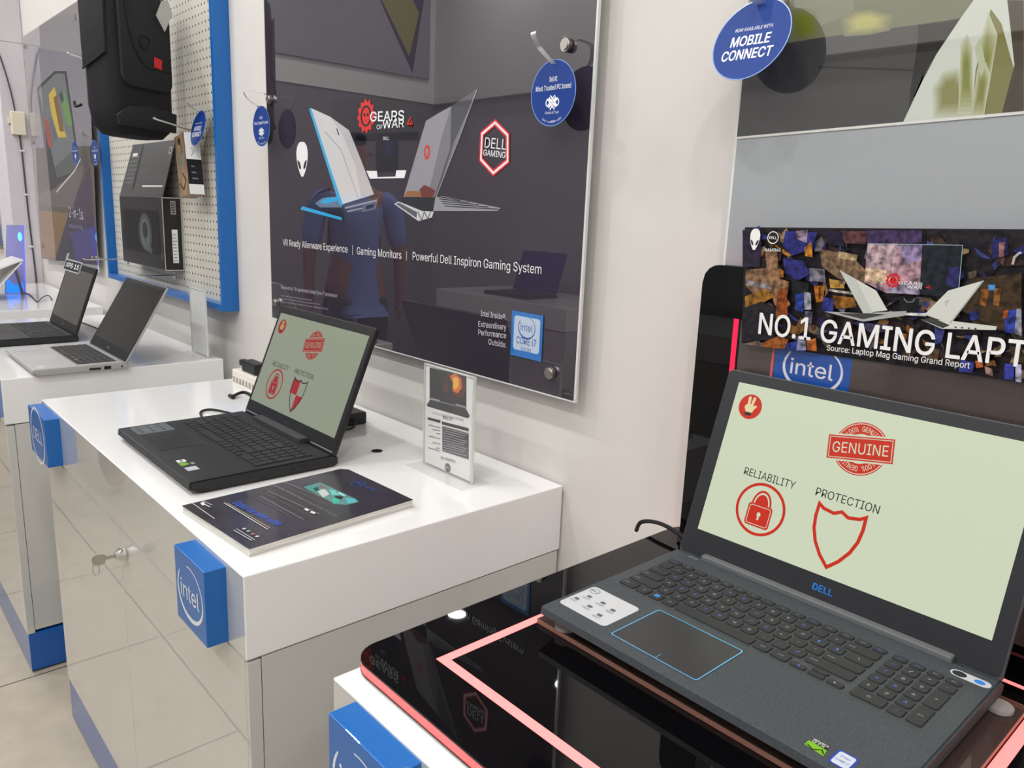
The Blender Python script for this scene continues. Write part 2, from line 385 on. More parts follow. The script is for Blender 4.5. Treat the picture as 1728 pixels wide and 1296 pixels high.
def reliab_slide(A, white_px, red, black, pad_px, four=False, dk=None):
    """the slide on both running laptops, laid out on a unit screen 0..1 x 0..1 given by A.fr scaled by A.w, A.hh"""
    W_, H_ = A.w, A.hh
    P = lambda x, y: (A.x0 + x * W_, A.y0 + y * H_)
    asp = H_ / W_
    A.poly([P(0, 0), P(1, 0), P(1, 1), P(0, 1)], white_px)
    ry = .092 * 1.0; rx = ry * asp
    A.poly(ell(*P(.072, .858), rx * W_ * .88, ry * H_ * .88, 32), red)
    hx, hy = .072, .858
    hand = [(-.013, -.036), (.013, -.036), (.018, -.012), (.027, .008), (.022, .018), (.013, .006), (.011, .012), (.015, .060), (.010, .068), (.004, .062), (.001, .016), (-.002, .016), (-.004, .062), (-.010, .068), (-.015, .060), (-.013, .014), (-.019, .008), (-.022, -.008)]
    A.poly([P(hx + x, hy + y) for x, y in hand], pad_px)
    A.poly([P(hx + x, hy + y) for x, y in ((-.015, -.058), (.011, -.058), (.012, -.037), (-.014, -.037))], dk)
    # stamp
    cx, cy = .5, .765; R1 = .155
    A.ring(ell(*P(cx, cy), R1 * H_, R1 * H_, 48), ell(*P(cx, cy), R1 * .96 * H_, R1 * .96 * H_, 48), red)
    A.ring(ell(*P(cx, cy), R1 * .93 * H_, R1 * .93 * H_, 48), ell(*P(cx, cy), R1 * .56 * H_, R1 * .56 * H_, 48), red)
    A.up(); A.arctext('100% GENUINE', P(cx, cy), R1 * .75 * H_, 148, 32, R1 * .19 * H_, white_px, 0.01)
    A.arctext('100% GENUINE', P(cx, cy), R1 * .75 * H_, -32, -148, R1 * .19 * H_, white_px, 0.01, inside=False)
    a = R_(9); e = Vector((math.cos(a), math.sin(a))); nn = Vector((-e.y, e.x)); c = Vector(P(cx, cy))
    bar = lambda hw, hh: [tuple(c + e * x * hw * H_ + nn * y * hh * H_) for x, y in ((-1, -1), (1, -1), (1, 1), (-1, 1))]
    A.poly(bar(.196, .080), white_px); A.poly(bar(.187, .070), red)
    A.ring(bar(.178, .062), bar(.174, .058), white_px)
    A.ctext('GENUINE', tuple(c), .315 * H_, .062 * H_, white_px, 0.004, a)
    # words
    A.text('RELIABILITY', P(.122, .43), P(.322, .43), .048 * H_, black, 0.004)
    A.text('PROTECTION', P(.398, .435), P(.612, .435), .048 * H_, black, 0.004)
    # padlock
    c = P(.221, .25); q = .165 * H_
    A.ring(ell(*c, q, q, 48), ell(*c, q * .89, q * .89, 48), red)
    bw, bh = .078 * H_, .052 * H_
    A.ring(ell(c[0], c[1] + .02 * H_, .066 * H_, .098 * H_, 24, 0, 180), ell(c[0], c[1] + .02 * H_, .054 * H_, .084 * H_, 24, 0, 180), red, closed=False)
    A.poly(ell(c[0], c[1] + .02 * H_, .045 * H_, .072 * H_, 20, 0, 180), red)
    A.poly(rrect(c[0] - .082 * H_, c[0] + .082 * H_, c[1] - .112 * H_, c[1] + .028 * H_, .02 * H_), red)
    A.poly(rrect(c[0] - .072 * H_, c[0] + .072 * H_, c[1] - .102 * H_, c[1] + .018 * H_, .015 * H_), white_px)
    A.poly(rrect(c[0] - .068 * H_, c[0] + .068 * H_, c[1] - .098 * H_, c[1] + .014 * H_, .013 * H_), red)
    A.poly(ell(c[0], c[1] - .034 * H_, .013 * H_, .015 * H_, 14), white_px)
    A.poly([(c[0] - .005 * H_, c[1] - .045 * H_), (c[0] + .005 * H_, c[1] - .045 * H_), (c[0] + .008 * H_, c[1] - .068 * H_), (c[0] - .008 * H_, c[1] - .068 * H_)], white_px)
    # shield
    s0 = Vector(P(.5, .232))
    half = [(0, .172), (.045, .148), (.115, .160), (.148, .182), (.150, .10), (.14, .02), (.11, -.06), (.06, -.135), (0, -.195)]
    half = [(x * .93, y * .90) for x, y in half]
    sh = half + [(-x, y) for x, y in half[-2:0:-1]]
    pts = [tuple(s0 + Vector((x * H_, y * H_))) for x, y in sh]
    if four:
        A.poly([tuple(s0 + Vector((x * H_, y * H_))) for x, y in ((0, .16), (0, 0), (-.142, 0), (-.15, .1), (-.14, .17), (-.115, .155), (-.045, .145))], red)
        A.poly([tuple(s0 + Vector((x * H_, y * H_))) for x, y in ((0, 0), (.14, 0), (.11, -.06), (.06, -.135), (0, -.19))], red)
        A.line(pts, .012 * H_, black, closed=True)
    else:
        A.line(pts, .02 * H_, red, closed=True)
# ------------------------------------------------------------------ the setting
bm = B(); box(bm, -9.5, 3.2, -2.7, 0.12, -0.1, 0); struct('floor', bm, floor_m)
bm = B(); box(bm, -9.5, 3.2, 0, 0.12, 0, CEIL); struct('wall_back', bm, wall_m)
bm = B(); box(bm, -9.5, 3.2, -2.7, 0.12, CEIL, CEIL + .1); struct('ceiling', bm, ceil_m)
bm = B(); box(bm, -9.5, 3.2, -2.82, -2.7, 0, 2.107); box(bm, -9.5, 3.2, -2.82, -2.66, 2.107, CEIL, mi=1); struct('wall_front', bm, [opp_m, ceil_m])
bm = B(); box(bm, -9.62, -9.5, -2.7, 0.12, 0, CEIL); struct('wall_left', bm, opp_m)
bm = B(); box(bm, 3.2, 3.32, -2.7, 0.12, 0, CEIL); struct('wall_right', bm, wall_m)
col_m = noise_tint(M('column_paint_lit', (206, 200, 206), rough=0.6), (203, 197, 203), (210, 205, 210), 4)  # blue light from the lit plate is mixed into the colour as lilac
bm = B(); box(bm, -4.42, -4.1, -0.128, 0.0, 0, 2.112, .004); box(bm, -4.44, -4.098, -0.14, 0.0, 2.112, CEIL, .004); struct('wall_column', bm, col_m)

# round ceiling lamps: rim around each beam
lm = M('lamp_rim', (235, 235, 232), rough=0.4)
lamp = None
for k, (lx, ly) in enumerate(LAMPS):
    if lamp is None:
        lamp = thing('ceiling_downlight', (lx, ly, CEIL), 'round recessed ceiling downlight with a white rim', 'ceiling light', 'ceiling downlights')
        bm = B(); fr = frame((lx, ly, CEIL - .035), (1, 0, 0), (0, 1, 0))
        t = Art(fr); t.ring(ell(0, 0, .085, .085, 32), ell(0, 0, .067, .067, 32), lm); t.h = .034; t.ring(ell(0, 0, .085, .085, 32), ell(0, 0, .067, .067, 32), lm)
        bm.free(); bm = t.bm
        cyl(bm, (lx, ly, CEIL - .016), (0, 0, 1), .085, .03, 32)
        bmesh.ops.delete(bm, geom=[f for f in bm.faces if len(f.verts) > 8], context='FACES')
        obj('rim', bm, lm, lamp)
    else:
        c = copy_tree(lamp); c.location = (lx, ly, CEIL)

# ------------------------------------------------------------------ display cabinets
def plaque(par, x0, x1, z0, z1, yf, txt, kind):
    bm = B(); box(bm, x0, x1, yf - .03, yf + .001, z0, z1, .0012)
    p = obj('logo_plaque', bm, blue_tile, par, label='blue square plaque with a white %s' % ('ringed word' if kind else 'round badge'))
    A = Art(WALL(yf - .03), .0002); cx, cz = (x0 + x1) / 2, (z0 + z1) / 2; wm = MP((226, 230, 234))
    if kind: chip_ring(A, (cx, cz), (x1 - x0) * .43, (z1 - z0) * .375, wm, txt, .012)
    else: round_badge(A, (cx, cz), (x1 - x0) * .4, wm, txt, .08, .012)
    A.build('logo', p)
def cabinet(x0, x1, yf, yb, label, plaques, lock=False, grp='white display cabinets along the wall'):
    t = thing('display_cabinet', ((x0 + x1) / 2, (yf + yb) / 2, 0), label, 'cabinet', grp)
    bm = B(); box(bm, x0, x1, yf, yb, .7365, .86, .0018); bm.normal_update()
    for f in bm.faces: f.material_index = 1 if f.normal.y < -.95 else 0  # front face takes the darkened copy of the lacquer
    obj('countertop_box', bm, [white, front_white_dim], t)
    bm = B(); box(bm, x0 + .002, x1 - .002, yf + .022, yb - .004, .13, .7345); obj('carcass', bm, front_white_dim, t)
    mid = x0 + .583 if lock else (x0 + x1) / 2
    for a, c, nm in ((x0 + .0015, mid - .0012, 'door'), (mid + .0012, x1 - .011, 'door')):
        bm = B(); box(bm, a, c, yf + .002, yf + .021, .1215, .732, .001); obj(nm, bm, front_white_dim, t)
    bm = B(); box(bm, x1 - .0095, x1 - .0015, yf + .002, yf + .021, .1215, .732, .001); obj('side_edge_panel', bm, front_white_dim, t)
    bm = B(); box(bm, x0 + .002, x1 - .002, yf + .004, yb - .004, .006, .1205, .0015); obj('plinth', bm, plinth_m, t)
    bm = B(); box(bm, x0 + .012, x1 - .012, yf + .018, yb - .02, 0, .0055); obj('plinth_foot', bm, dark_rub, t)
    for p in plaques: plaque(t, *p)
    return t
cabinet(-1.1587, 0, -.6, -.004, 'white cabinet with a key in its door, under the black gaming laptop and magazine', [(-1.153, -.985, .742, .852, -.6, 'DELL', 0), (-.1715, -.058, .7395, .852, -.6, 'intel', 1)], True)
cabinet(-2.60, -1.4409, -.6374, -.048, 'white cabinet with blue base carrying the silver laptop beside another black laptop', [(-1.62, -1.507, .742, .852, -.6374, 'intel', 1)])
cabinet(-4.02, -2.866, -.61, -.02, 'farthest white cabinet, under the blue lit acrylic plate beside the wall column', [(-2.99, -2.88, .742, .852, -.61, 'intel', 1)])
cabinet(.2704, 1.43, -.62, -.003, 'white cabinet under the glossy black illuminated stand in the right corner', [(.315, .4285, .742, .8565, -.62, 'intel', 1)])
# cable hole as a flat black disc painting its shaded depth, lock and key on the keyed cabinet
keyed = [o for o in C.objects if o.name == 'display_cabinet'][0]
A = Art(TOP(.86), .0003); hx, hy = [(-0.3654,-0.1668)][0]
A.poly(ell(hx, hy, .0115, .0115, 28), M('hole_dark', (6, 6, 6), rough=.9)); A.build('cable_hole', keyed)
kx, kz = [(-0.542,0.6924)][0]
bm = B(); cyl(bm, (kx, -.606, kz), (0, -1, 0), .0125, .012, 28, bev=.002); cyl(bm, (kx, -.614, kz), (0, -1, 0), .0085, .006, 24, bev=.001); obj('lock', bm, chrome, keyed, smooth=True)
key = thing('key', (kx, -.617, kz), 'small metal key with a split ring left in the cabinet lock', 'key')
fr = frame((kx, -.616, kz), (0, -1, 0), (0, 0, 1))
bm = B(); prism(bm, fr, [(0, -.003), (.017, -.003), (.019, -.009), (.027, -.0105), (.036, -.0095), (.040, -.003), (.040, .004), (.035, .0095), (.025, .0095), (.018, .007), (.016, .003), (0, .003)], -.0012, .0012, bev=.0004)
obj('bow_and_blade', bm, steel, key)
bm = B(); tube(bm, [F3(fr, .034 + .0055 * math.cos(a), -.016 + .014 * math.sin(a), .0) for a in [2 * math.pi * i / 26 for i in range(26)]], .0007, 6, closed=True); obj('split_ring', bm, steel, key, smooth=True)

# ------------------------------------------------------------------ wall posters: clear acrylic panels on stand-off knobs
def knob(par, x, z, y0=-.03):
    bm = B(); cyl(bm, (x, y0 - .006, z), (0, -1, 0), .0105, .012, 28, bev=.0025); cyl(bm, (x, (y0 + 0.0) / 2 + .004, z), (0, -1, 0), .007, -y0 - .008, 20)
    obj('standoff_knob', bm, steel, par, smooth=True)
def poster_panel(name, x0, x1, z0, z1, label, knobs, base):
    t = thing(name, ((x0 + x1) / 2, -.03, z0), label, 'poster', 'acrylic wall posters on steel knobs')
    bm = B(); box(bm, x0, x1, -.03, -.024, z0, z1, .0006); obj('acrylic_sheet', bm, clear_edge, t)
    for x, z in knobs: knob(t, x, z)
    A = Art(WALL(-.03), .0001); A.rect(x0 + .004, x1 - .004, z0 + .003, z1 - .003, base)
    return t, A
PY = 'y-0.0305'
# --- the big dark gaming poster
t, A = poster_panel('wall_poster', -1.128, .042, 1.026, 2.135, 'dark gaming poster with two open laptops behind the black laptop', [(-.0176, 1.604), (-.0164, 1.0689), (-1.0953, 1.6034), (-1.0901, 1.0748), (-.0176, 2.085), (-1.0953, 2.085)], PR((56, 50, 60)))
g1, g2, g3, g4, wt = PR((206, 206, 208)), PR((150, 150, 156)), PR((96, 96, 102)), PR((46, 46, 52)), PR((240, 240, 242))
cyn, red, dk, dkb = PR((60, 170, 222)), PR((214, 52, 46)), PR((20, 20, 24)), PR((48, 44, 60))
A.poly([(-0.7788,1.5833),(-0.2723,1.5443),(-0.2687,1.4651),(-0.7807,1.4846)], PR((48, 46, 52)))
# monitor seen from behind
A.poly([(-0.6738,1.4984),(-0.4304,1.4919),(-0.4301,1.4758),(-0.6739,1.4831)], PR((24, 24, 30)))
A.poly([(-0.59,1.4798),(-0.5028,1.4776),(-0.5018,1.4142),(-0.5897,1.4127)], PR((28, 28, 36)))
A.poly([(-0.5571,1.481),(-0.5251,1.4797),(-0.5292,1.4485),(-0.5522,1.4491)], PR((36, 34, 62)))
A.poly([(-0.6288,1.4176),(-0.5856,1.417),(-0.5824,1.4039),(-0.5128,1.4046),(-0.5096,1.4173),(-0.4722,1.4174),(-0.4795,1.4013),(-0.6139,1.4009)], wt)
# left laptop
A.poly([(-0.9564,1.3362),(-0.841,1.3623),(-0.7359,1.3593),(-0.5703,1.3637),(-0.5893,1.3316),(-0.712,1.3207),(-0.7393,1.3076)], g4)
A.poly([(-0.8685,1.3436),(-0.8293,1.3569),(-0.7468,1.3619),(-0.7362,1.3363),(-0.8417,1.3342)], PR((110, 128, 150)))
A.poly([(-0.8414,1.3469),(-0.8061,1.3571),(-0.7524,1.3591),(-0.747,1.3524),(-0.818,1.343)], cyn)
A.poly([(-0.9439,1.3269),(-0.934,1.3352),(-0.7365,1.3132),(-0.7394,1.3069)], cyn)
A.poly([(-0.7361,1.3417),(-0.5726,1.3637),(-0.5893,1.3329),(-0.712,1.322)], PR((70, 66, 70)))
A.line([(-0.7226,1.3352),(-0.5846,1.3547)], .004, g2); A.line([(-0.7119,1.3274),(-0.5894,1.3444)], .003, g2)
A.poly([(-0.6439,1.3447),(-0.5822,1.3534),(-0.5893,1.3368),(-0.6465,1.3277)], g3); A.poly([(-0.6288,1.3424),(-0.5942,1.3469),(-0.5991,1.3391),(-0.6313,1.3333)], dk)
A.poly([(-0.8825,1.5682),(-0.7879,1.542),(-0.7021,1.5074),(-0.6487,1.4389),(-0.5967,1.3672),(-0.7361,1.3431),(-0.8041,1.445)], g1)
A.poly([(-0.7879,1.542),(-0.7021,1.5074),(-0.6487,1.4389),(-0.5967,1.3672),(-0.649,1.3577),(-0.6742,1.4291),(-0.7313,1.4984)], PR((188, 188, 192)))
A.line([(-0.814,1.5101),(-0.7398,1.4673),(-0.6592,1.3536)], .0022, g2)
A.poly([(-0.7608,1.5155),(-0.7554,1.5139),(-0.7447,1.499),(-0.7502,1.4992)], dk)
A.poly([(-0.8901,1.566),(-0.8795,1.568),(-0.8012,1.4449),(-0.7307,1.3418),(-0.7471,1.3402)], cyn)
# right laptop
A.poly([(-0.5166,1.3507),(-0.4614,1.366),(-0.3682,1.3646),(-0.169,1.3479),(-0.1785,1.3414),(-0.3732,1.3356),(-0.3789,1.3226),(-0.4261,1.314)], g4)
A.poly([(-0.3682,1.3646),(-0.3466,1.366),(-0.169,1.3469),(-0.1785,1.3414),(-0.3753,1.3367)], g2)
for k in range(5):
    pts = [(-0.3621,1.3612),(-0.187,1.3444)]
    A.line([(pts[0][0] + .012 * k * .5, pts[0][1] + .004 - k * .0045), (pts[1][0] - .10 + .028 * k, pts[1][1] + .014 - k * .0035)], .0018, g4)
A.poly([(-0.5166,1.3482),(-0.4986,1.3534),(-0.4141,1.3358),(-0.3732,1.3356),(-0.3789,1.3238),(-0.4261,1.3152)], g1)
A.poly([(-0.5098,1.3483),(-0.4963,1.351),(-0.4308,1.333),(-0.4326,1.321)], g3)
A.line([(-0.4287,1.3343),(-0.4136,1.3168),(-0.4058,1.3348),(-0.393,1.3199),(-0.3833,1.3354)], .003, g3)
A.poly([(-0.4045,1.5109),(-0.3635,1.5229),(-0.3223,1.5332),(-0.2469,1.5578),(-0.2926,1.4789),(-0.3701,1.3634),(-0.481,1.3634),(-0.4417,1.4392)], PR((124, 122, 128)))
A.poly([(-0.4045,1.5109),(-0.3635,1.5229),(-0.3223,1.5332),(-0.3523,1.4771),(-0.3943,1.3643),(-0.481,1.3634),(-0.4417,1.4392)], PR((150, 148, 156)))
A.poly([(-0.481,1.3646),(-0.466,1.3756),(-0.3864,1.3737),(-0.3942,1.3632)], PR((150, 104, 66)))
for a, c in ((712, 318), (719, 322), (727, 320)): A.poly([(x, z) for x, z in [(-0.4235,1.3781),(-0.4072,1.3875),(-0.3867,1.3829),(-0.3685,1.3761),(-0.3781,1.3633),(-0.4148,1.3641)]], PR((112, 60, 54)))
A.poly([(-0.3223,1.5332),(-0.2469,1.5578),(-0.2451,1.5556),(-0.3123,1.4668),(-0.3642,1.3635),(-0.3721,1.3634),(-0.3231,1.4562)], PR((84, 84, 92)))
A.line([(-0.2468,1.5567),(-0.2944,1.4768),(-0.3662,1.3646)], .0028, g2)
gear_c = [(-0.3988,1.4507)][0]; A.ring(ell(*gear_c, .010, .014, 16), ell(*gear_c, .006, .009, 16), red); A.line([(-0.4044,1.436),(-0.391,1.4618)], .002, red)
# marks and words
alien(A, [(-0.9296,1.4492)][0], .062, .085, wt, PR((40, 40, 46)))
gc = [(-0.6287,1.5336)][0]; gear_mark(A, gc, .036, red, PR((60, 20, 20)))
p = [(-0.6117,1.5215),(-0.4816,1.5165),(-0.5853,1.5042),(-0.5619,1.503),(-0.5619,1.5054),(-0.4814,1.5037),(-0.4706,1.5031),(-0.4494,1.502)]
A.text('GEARS', p[0], p[1], .0195, wt, .035); A.text('WAR', (p[4][0], p[4][1] - .001), (p[5][0], p[5][1] - .0005), .0165, wt, .035); A.text('OF', p[2], p[3], .009, wt, .02)
A.text('4', p[6], p[7], .019, red, .05)
p = [(-0.5594,1.4811),(-0.5364,1.4801)]; A.text('DELL', p[0], p[1], .006, wt, .02)
hx = [(-0.1919,1.4958),(-0.1569,1.4729),(-0.1543,1.4284),(-0.1921,1.4084),(-0.2288,1.4331),(-0.2277,1.4781)]
A.line(hx, .011, PR((206, 44, 58)), closed=True); A.line(hx, .0045, PR((250, 226, 228)), closed=True)
p = [(-0.2196,1.4538),(-0.1602,1.4478),(-0.2224,1.4403),(-0.161,1.4336)]
A.text('DELL', p[0], p[1], .018, wt, 0.0); A.text('GAMING', p[2], p[3], .0105, wt, .02)
p = [(-1.0451,1.2315),(-0.7102,1.2329),(-0.6675,1.2322),(-0.4854,1.2338),(-0.4435,1.2348),(-0.0545,1.2372)]
A.text('VR Ready Alienware Experience', p[0], p[1], .0165, wt); A.text('Gaming Monitors', p[2], p[3], .0165, wt); A.text('Powerful Dell Inspiron Gaming System', p[4], p[5], .0165, wt)
for a, c in ([(-0.6859,1.2514),(-0.6874,1.2295)], [(-0.4657,1.2513),(-0.4664,1.2313)]): A.line([a, c], .0016, wt)
p = [(-1.0617,1.115),(-0.7589,1.1226),(-1.0628,1.094),(-0.8883,1.1),(-1.0632,1.0859),(-0.8451,1.0942),(-1.0637,1.0777),(-0.8032,1.0872)]
A.text('Powered by 7th generation Intel Core i7 processor', p[0], p[1], .009, PR((190, 186, 194)))
A.text('Select models. Intel and the Intel logo are trademarks', p[2], p[3], .0045, PR((160, 156, 164)))
A.text('All rights reserved. Other names may be trademarks of owners', p[4], p[5], .0045, PR((160, 156, 164)))
A.text('Screens simulated and subject to change. Features may vary', p[6], p[7], .0045, PR((160, 156, 164)))
p = [(-0.2146,1.1446),(-0.141,1.146),(-0.2207,1.1232),(-0.1399,1.1274),(-0.2199,1.1072),(-0.139,1.112),(-0.1891,1.0934),(-0.138,1.0944)]
for k, s in enumerate(('Intel Inside®.', 'Extraordinary', 'Performance', 'Outside.')): A.text(s, p[2 * k], p[2 * k + 1], .0108, PR((214, 210, 218)))
q = [(-0.1259,1.1664),(-0.0436,1.1656),(-0.0453,1.0831),(-0.1242,1.0843)]
bx0, bx1, bz0, bz1 = q[0][0], q[1][0], (q[2][1] + q[3][1]) / 2, (q[0][1] + q[1][1]) / 2
A.rect(bx0, bx1, bz0, bz1, PR((30, 110, 190)))
A.poly(rrect(bx0 + .007, bx1 - .007, bz0 + .012, bz1 - .008, .006), PR((168, 206, 232))); A.poly(rrect(bx0 + .009, bx1 - .009, bz0 + .014, bz1 - .010, .005), PR((186, 200, 220)))
cx = (bx0 + bx1) / 2; hh = bz1 - bz0
chip_ring(A, (cx, bz0 + hh * .665), .0225, .0205, PR((40, 92, 172)), 'intel', .0)
A.ctext('CORE i7', (cx, bz0 + hh * .37), .052, .0125, PR((40, 84, 166)), .02); A.ctext('inside', (cx, bz0 + hh * .2), .027, .009, PR((70, 110, 180)))
A.build('print', t)

# --- convertible-laptop poster beyond the pegboard
t, A = poster_panel('wall_poster', -3.945, -2.862, 1.012, 2.125, 'tall clear poster reading 2-in-1s beside the wall column', [(-2.91, 1.604), (-2.905, 1.072), (-3.89, 1.604), (-3.89, 1.072), (-2.91, 2.07), (-3.89, 2.07)], PR((150, 146, 150)))
A.poly([(-3.703,2.0432),(-2.7595,1.8961),(-2.8134,1.5093),(-3.8849,1.5378)], PR((134, 130, 140)))
A.poly([(-3.8704,1.573),(-2.7939,1.5471),(-2.8564,1.0434),(-3.9614,0.9996)], PR((84, 76, 66)))
A.poly([(-3.9157,1.2559),(-3.2918,1.2566),(-3.6583,1.0201),(-3.9588,1.0061)], PR((132, 98, 52)))
A.poly([(-3.2606,1.2847),(-2.8607,1.4714),(-2.855,1.0487),(-3.6367,1.0095)], PR((52, 34, 66)))
A.poly([(-3.6605,1.0139),(-3.3056,1.1452),(-2.9448,1.2399),(-2.8698,1.0632),(-2.8652,1.0454)], PR((44, 36, 62)))
A.poly([(-3.8848,1.333),(-3.1036,1.4448),(-2.8656,1.5204),(-3.2185,1.2801),(-3.8753,1.2874)], PR((104, 92, 92)))
A.poly([(-3.2983,1.1678),(-2.8977,1.2031),(-2.8723,1.0888),(-3.2313,1.0323)], PR((58, 50, 120)))
# tilted tablet
A.poly([(-3.7265,1.8579),(-3.3427,1.8975),(-3.1316,1.8764),(-3.0413,1.5154),(-3.102,1.45),(-3.5322,1.3706),(-3.6361,1.3586)], PR((38, 38, 42)))
A.poly([(-3.6927,1.8439),(-3.3243,1.8854),(-3.1654,1.8698),(-3.0822,1.5471),(-3.4958,1.4718)], PR((104, 110, 116)))
A.poly([(-3.4939,1.8058),(-3.3662,1.8323),(-3.3061,1.7128),(-3.2235,1.5988),(-3.3777,1.6053),(-3.4762,1.7237)], PR((206, 176, 44)))
A.poly([(-3.4062,1.7856),(-3.3344,1.7931),(-3.2648,1.6712),(-3.2579,1.6264),(-3.3348,1.6301)], PR((120, 84, 30)))
A.poly([(-3.2906,1.7896),(-3.1986,1.8026),(-3.1122,1.6802),(-3.1053,1.6369),(-3.2032,1.66)], PR((96, 146, 66)))
A.poly([(-3.3015,1.7905),(-3.2319,1.8003),(-3.2136,1.758),(-3.2596,1.7512)], PR((38, 52, 50)))
A.poly([(-3.6459,1.7011),(-3.5456,1.7007),(-3.484,1.5713),(-3.5847,1.5636)], PR((156, 66, 52)))
A.poly([(-3.5285,1.7134),(-3.486,1.6972),(-3.4043,1.5956),(-3.4526,1.5921)], PR((70, 92, 120)))
A.poly([(-3.4958,1.4718),(-3.0822,1.5471),(-3.0543,1.5055),(-3.102,1.45),(-3.466,1.4212)], PR((78, 82, 84)))
A.line([(-3.5019,1.3537),(-3.1226,1.4502),(-3.0062,1.4993)], .008, g1)
p = [(-3.286,1.2402),(-3.0399,1.2343)]; A.text('2-in-1s', p[0], p[1], .048, PR((214, 208, 220)))
p = [(-3.3128,1.1923),(-3.0583,1.1888)]; A.text('Laptops that flip', p[0], p[1], .018, PR((150, 140, 190)))
A.build('print', t)

# --- big poster above the lit stand
t, A = poster_panel('wall_poster', .3045, 1.42, 1.03, 2.135, 'large pale poster with a blurred photo on top, above the illuminated stand', [(.352, 1.6085), (1.37, 1.6085), (.352, 2.085), (.36, 1.075), (1.37, 1.075)], PR((160, 164, 168)))
A.poly([(.309, 2.13), (1.415, 2.13)] + [(0.643,1.4594),(0.3076,1.4484)], PR((66, 66, 66)))
A.poly([(.309, 2.13), (1.415, 2.13)] + [(0.6274,1.5576),(0.5701,1.5603),(0.5311,1.5599),(0.4074,1.561),(0.3054,1.5588)], PR((112, 114, 92)))
A.poly([(.309, 2.13), (.56, 2.13)] + [(0.4463,1.5975),(0.4481,1.5844),(0.4057,1.574),(0.305,1.5698)], PR((122, 124, 106)))
A.soft([(0.44,1.5765),(0.4519,1.5825),(0.4694,1.5812),(0.4887,1.5733),(0.4871,1.561),(0.469,1.5596),(0.4456,1.5614)], (112, 114, 92), (172, 168, 104), PR)
A.soft([(0.3666,1.5938),(0.3812,1.5971),(0.3972,1.592),(0.4054,1.5761),(0.4055,1.564),(0.3856,1.5625),(0.3738,1.5681)], (112, 114, 92), (106, 114, 40), PR, 1.15)
A.poly([(0.5249,1.5595),(0.5663,1.5585),(0.5384,1.5099),(0.5231,1.4569),(0.5333,1.4582)], PR((40, 38, 36)))
A.line([(0.5291,1.5565),(0.5283,1.4921),(0.5295,1.4571)], .004, PR((34, 32, 32))); A.line([(0.4117,1.528),(0.5293,1.5121)], .002, PR((52, 52, 52)))
A.poly([(.72, 2.13), (1.0, 2.13), (1.0, 1.464)] + [(0.643,1.4594),(0.5226,1.4556),(0.5371,1.4976),(0.5484,1.526),(0.5664,1.5579),(0.578,1.5765)], PR((196, 202, 192)))
A.poly([(0.596,1.5651),(0.6084,1.5491),(0.6279,1.501),(0.6402,1.4769),(0.643,1.4594),(0.5944,1.4577),(0.5907,1.5047)], PR((120, 118, 70)))
A.poly([(0.6103,1.5714),(0.6256,1.5689),(0.643,1.4594),(0.6225,1.459),(0.6269,1.5068)], PR((66, 58, 44)))
A.soft([(0.5568,1.4612),(0.5512,1.4902),(0.5588,1.5055),(0.5722,1.5078),(0.5831,1.4935),(0.5907,1.4592)], (196, 202, 192), (128, 128, 76), PR, 1.12, .5)
for fp in ([(0.5806,1.4634),(0.5729,1.5304),(0.5772,1.5405),(0.5839,1.5267),(0.5948,1.4625)], [(0.596,1.4625),(0.5919,1.534),(0.5951,1.5567),(0.6061,1.5356),(0.6061,1.4856),(0.6052,1.4619)], [(0.5942,1.4589),(0.593,1.5045),(0.6001,1.5096),(0.6054,1.4974),(0.6058,1.4582)]): A.soft(fp, (190, 194, 176), (122, 126, 58), PR, 1.1, .4)
A.poly([(0.5864,1.5288),(0.5908,1.5376),(0.6001,1.5096),(0.5974,1.4981)], PR((176, 182, 150)))
A.line([(0.643,1.4594),(0.3076,1.4484)], .003, PR((214, 214, 210)))
A.build('print', t)

# --- next poster past the column
t, A = poster_panel('wall_poster', -5.86, -4.755, 1.0, 2.13, 'dark poster with a blue ringed badge past the wall column', [(-4.81, 1.604), (-4.81, 1.07)], PR((30, 30, 36)))
A.rect(-5.84, -4.775, 1.01, 1.28, PR((20, 92, 150)))
A.ring(ell(-4.94, 1.13, .13, .13, 32), ell(-4.94, 1.13, .118, .118, 32), wt); A.ctext('DELL', (-4.94, 1.13), .17, .06, wt, .02)
A.line([(-5.8, 1.42), (-4.78, 1.40)], .01, g2); A.line([(-5.8, 1.34), (-4.78, 1.33)], .008, g2)
A.build('print', t)

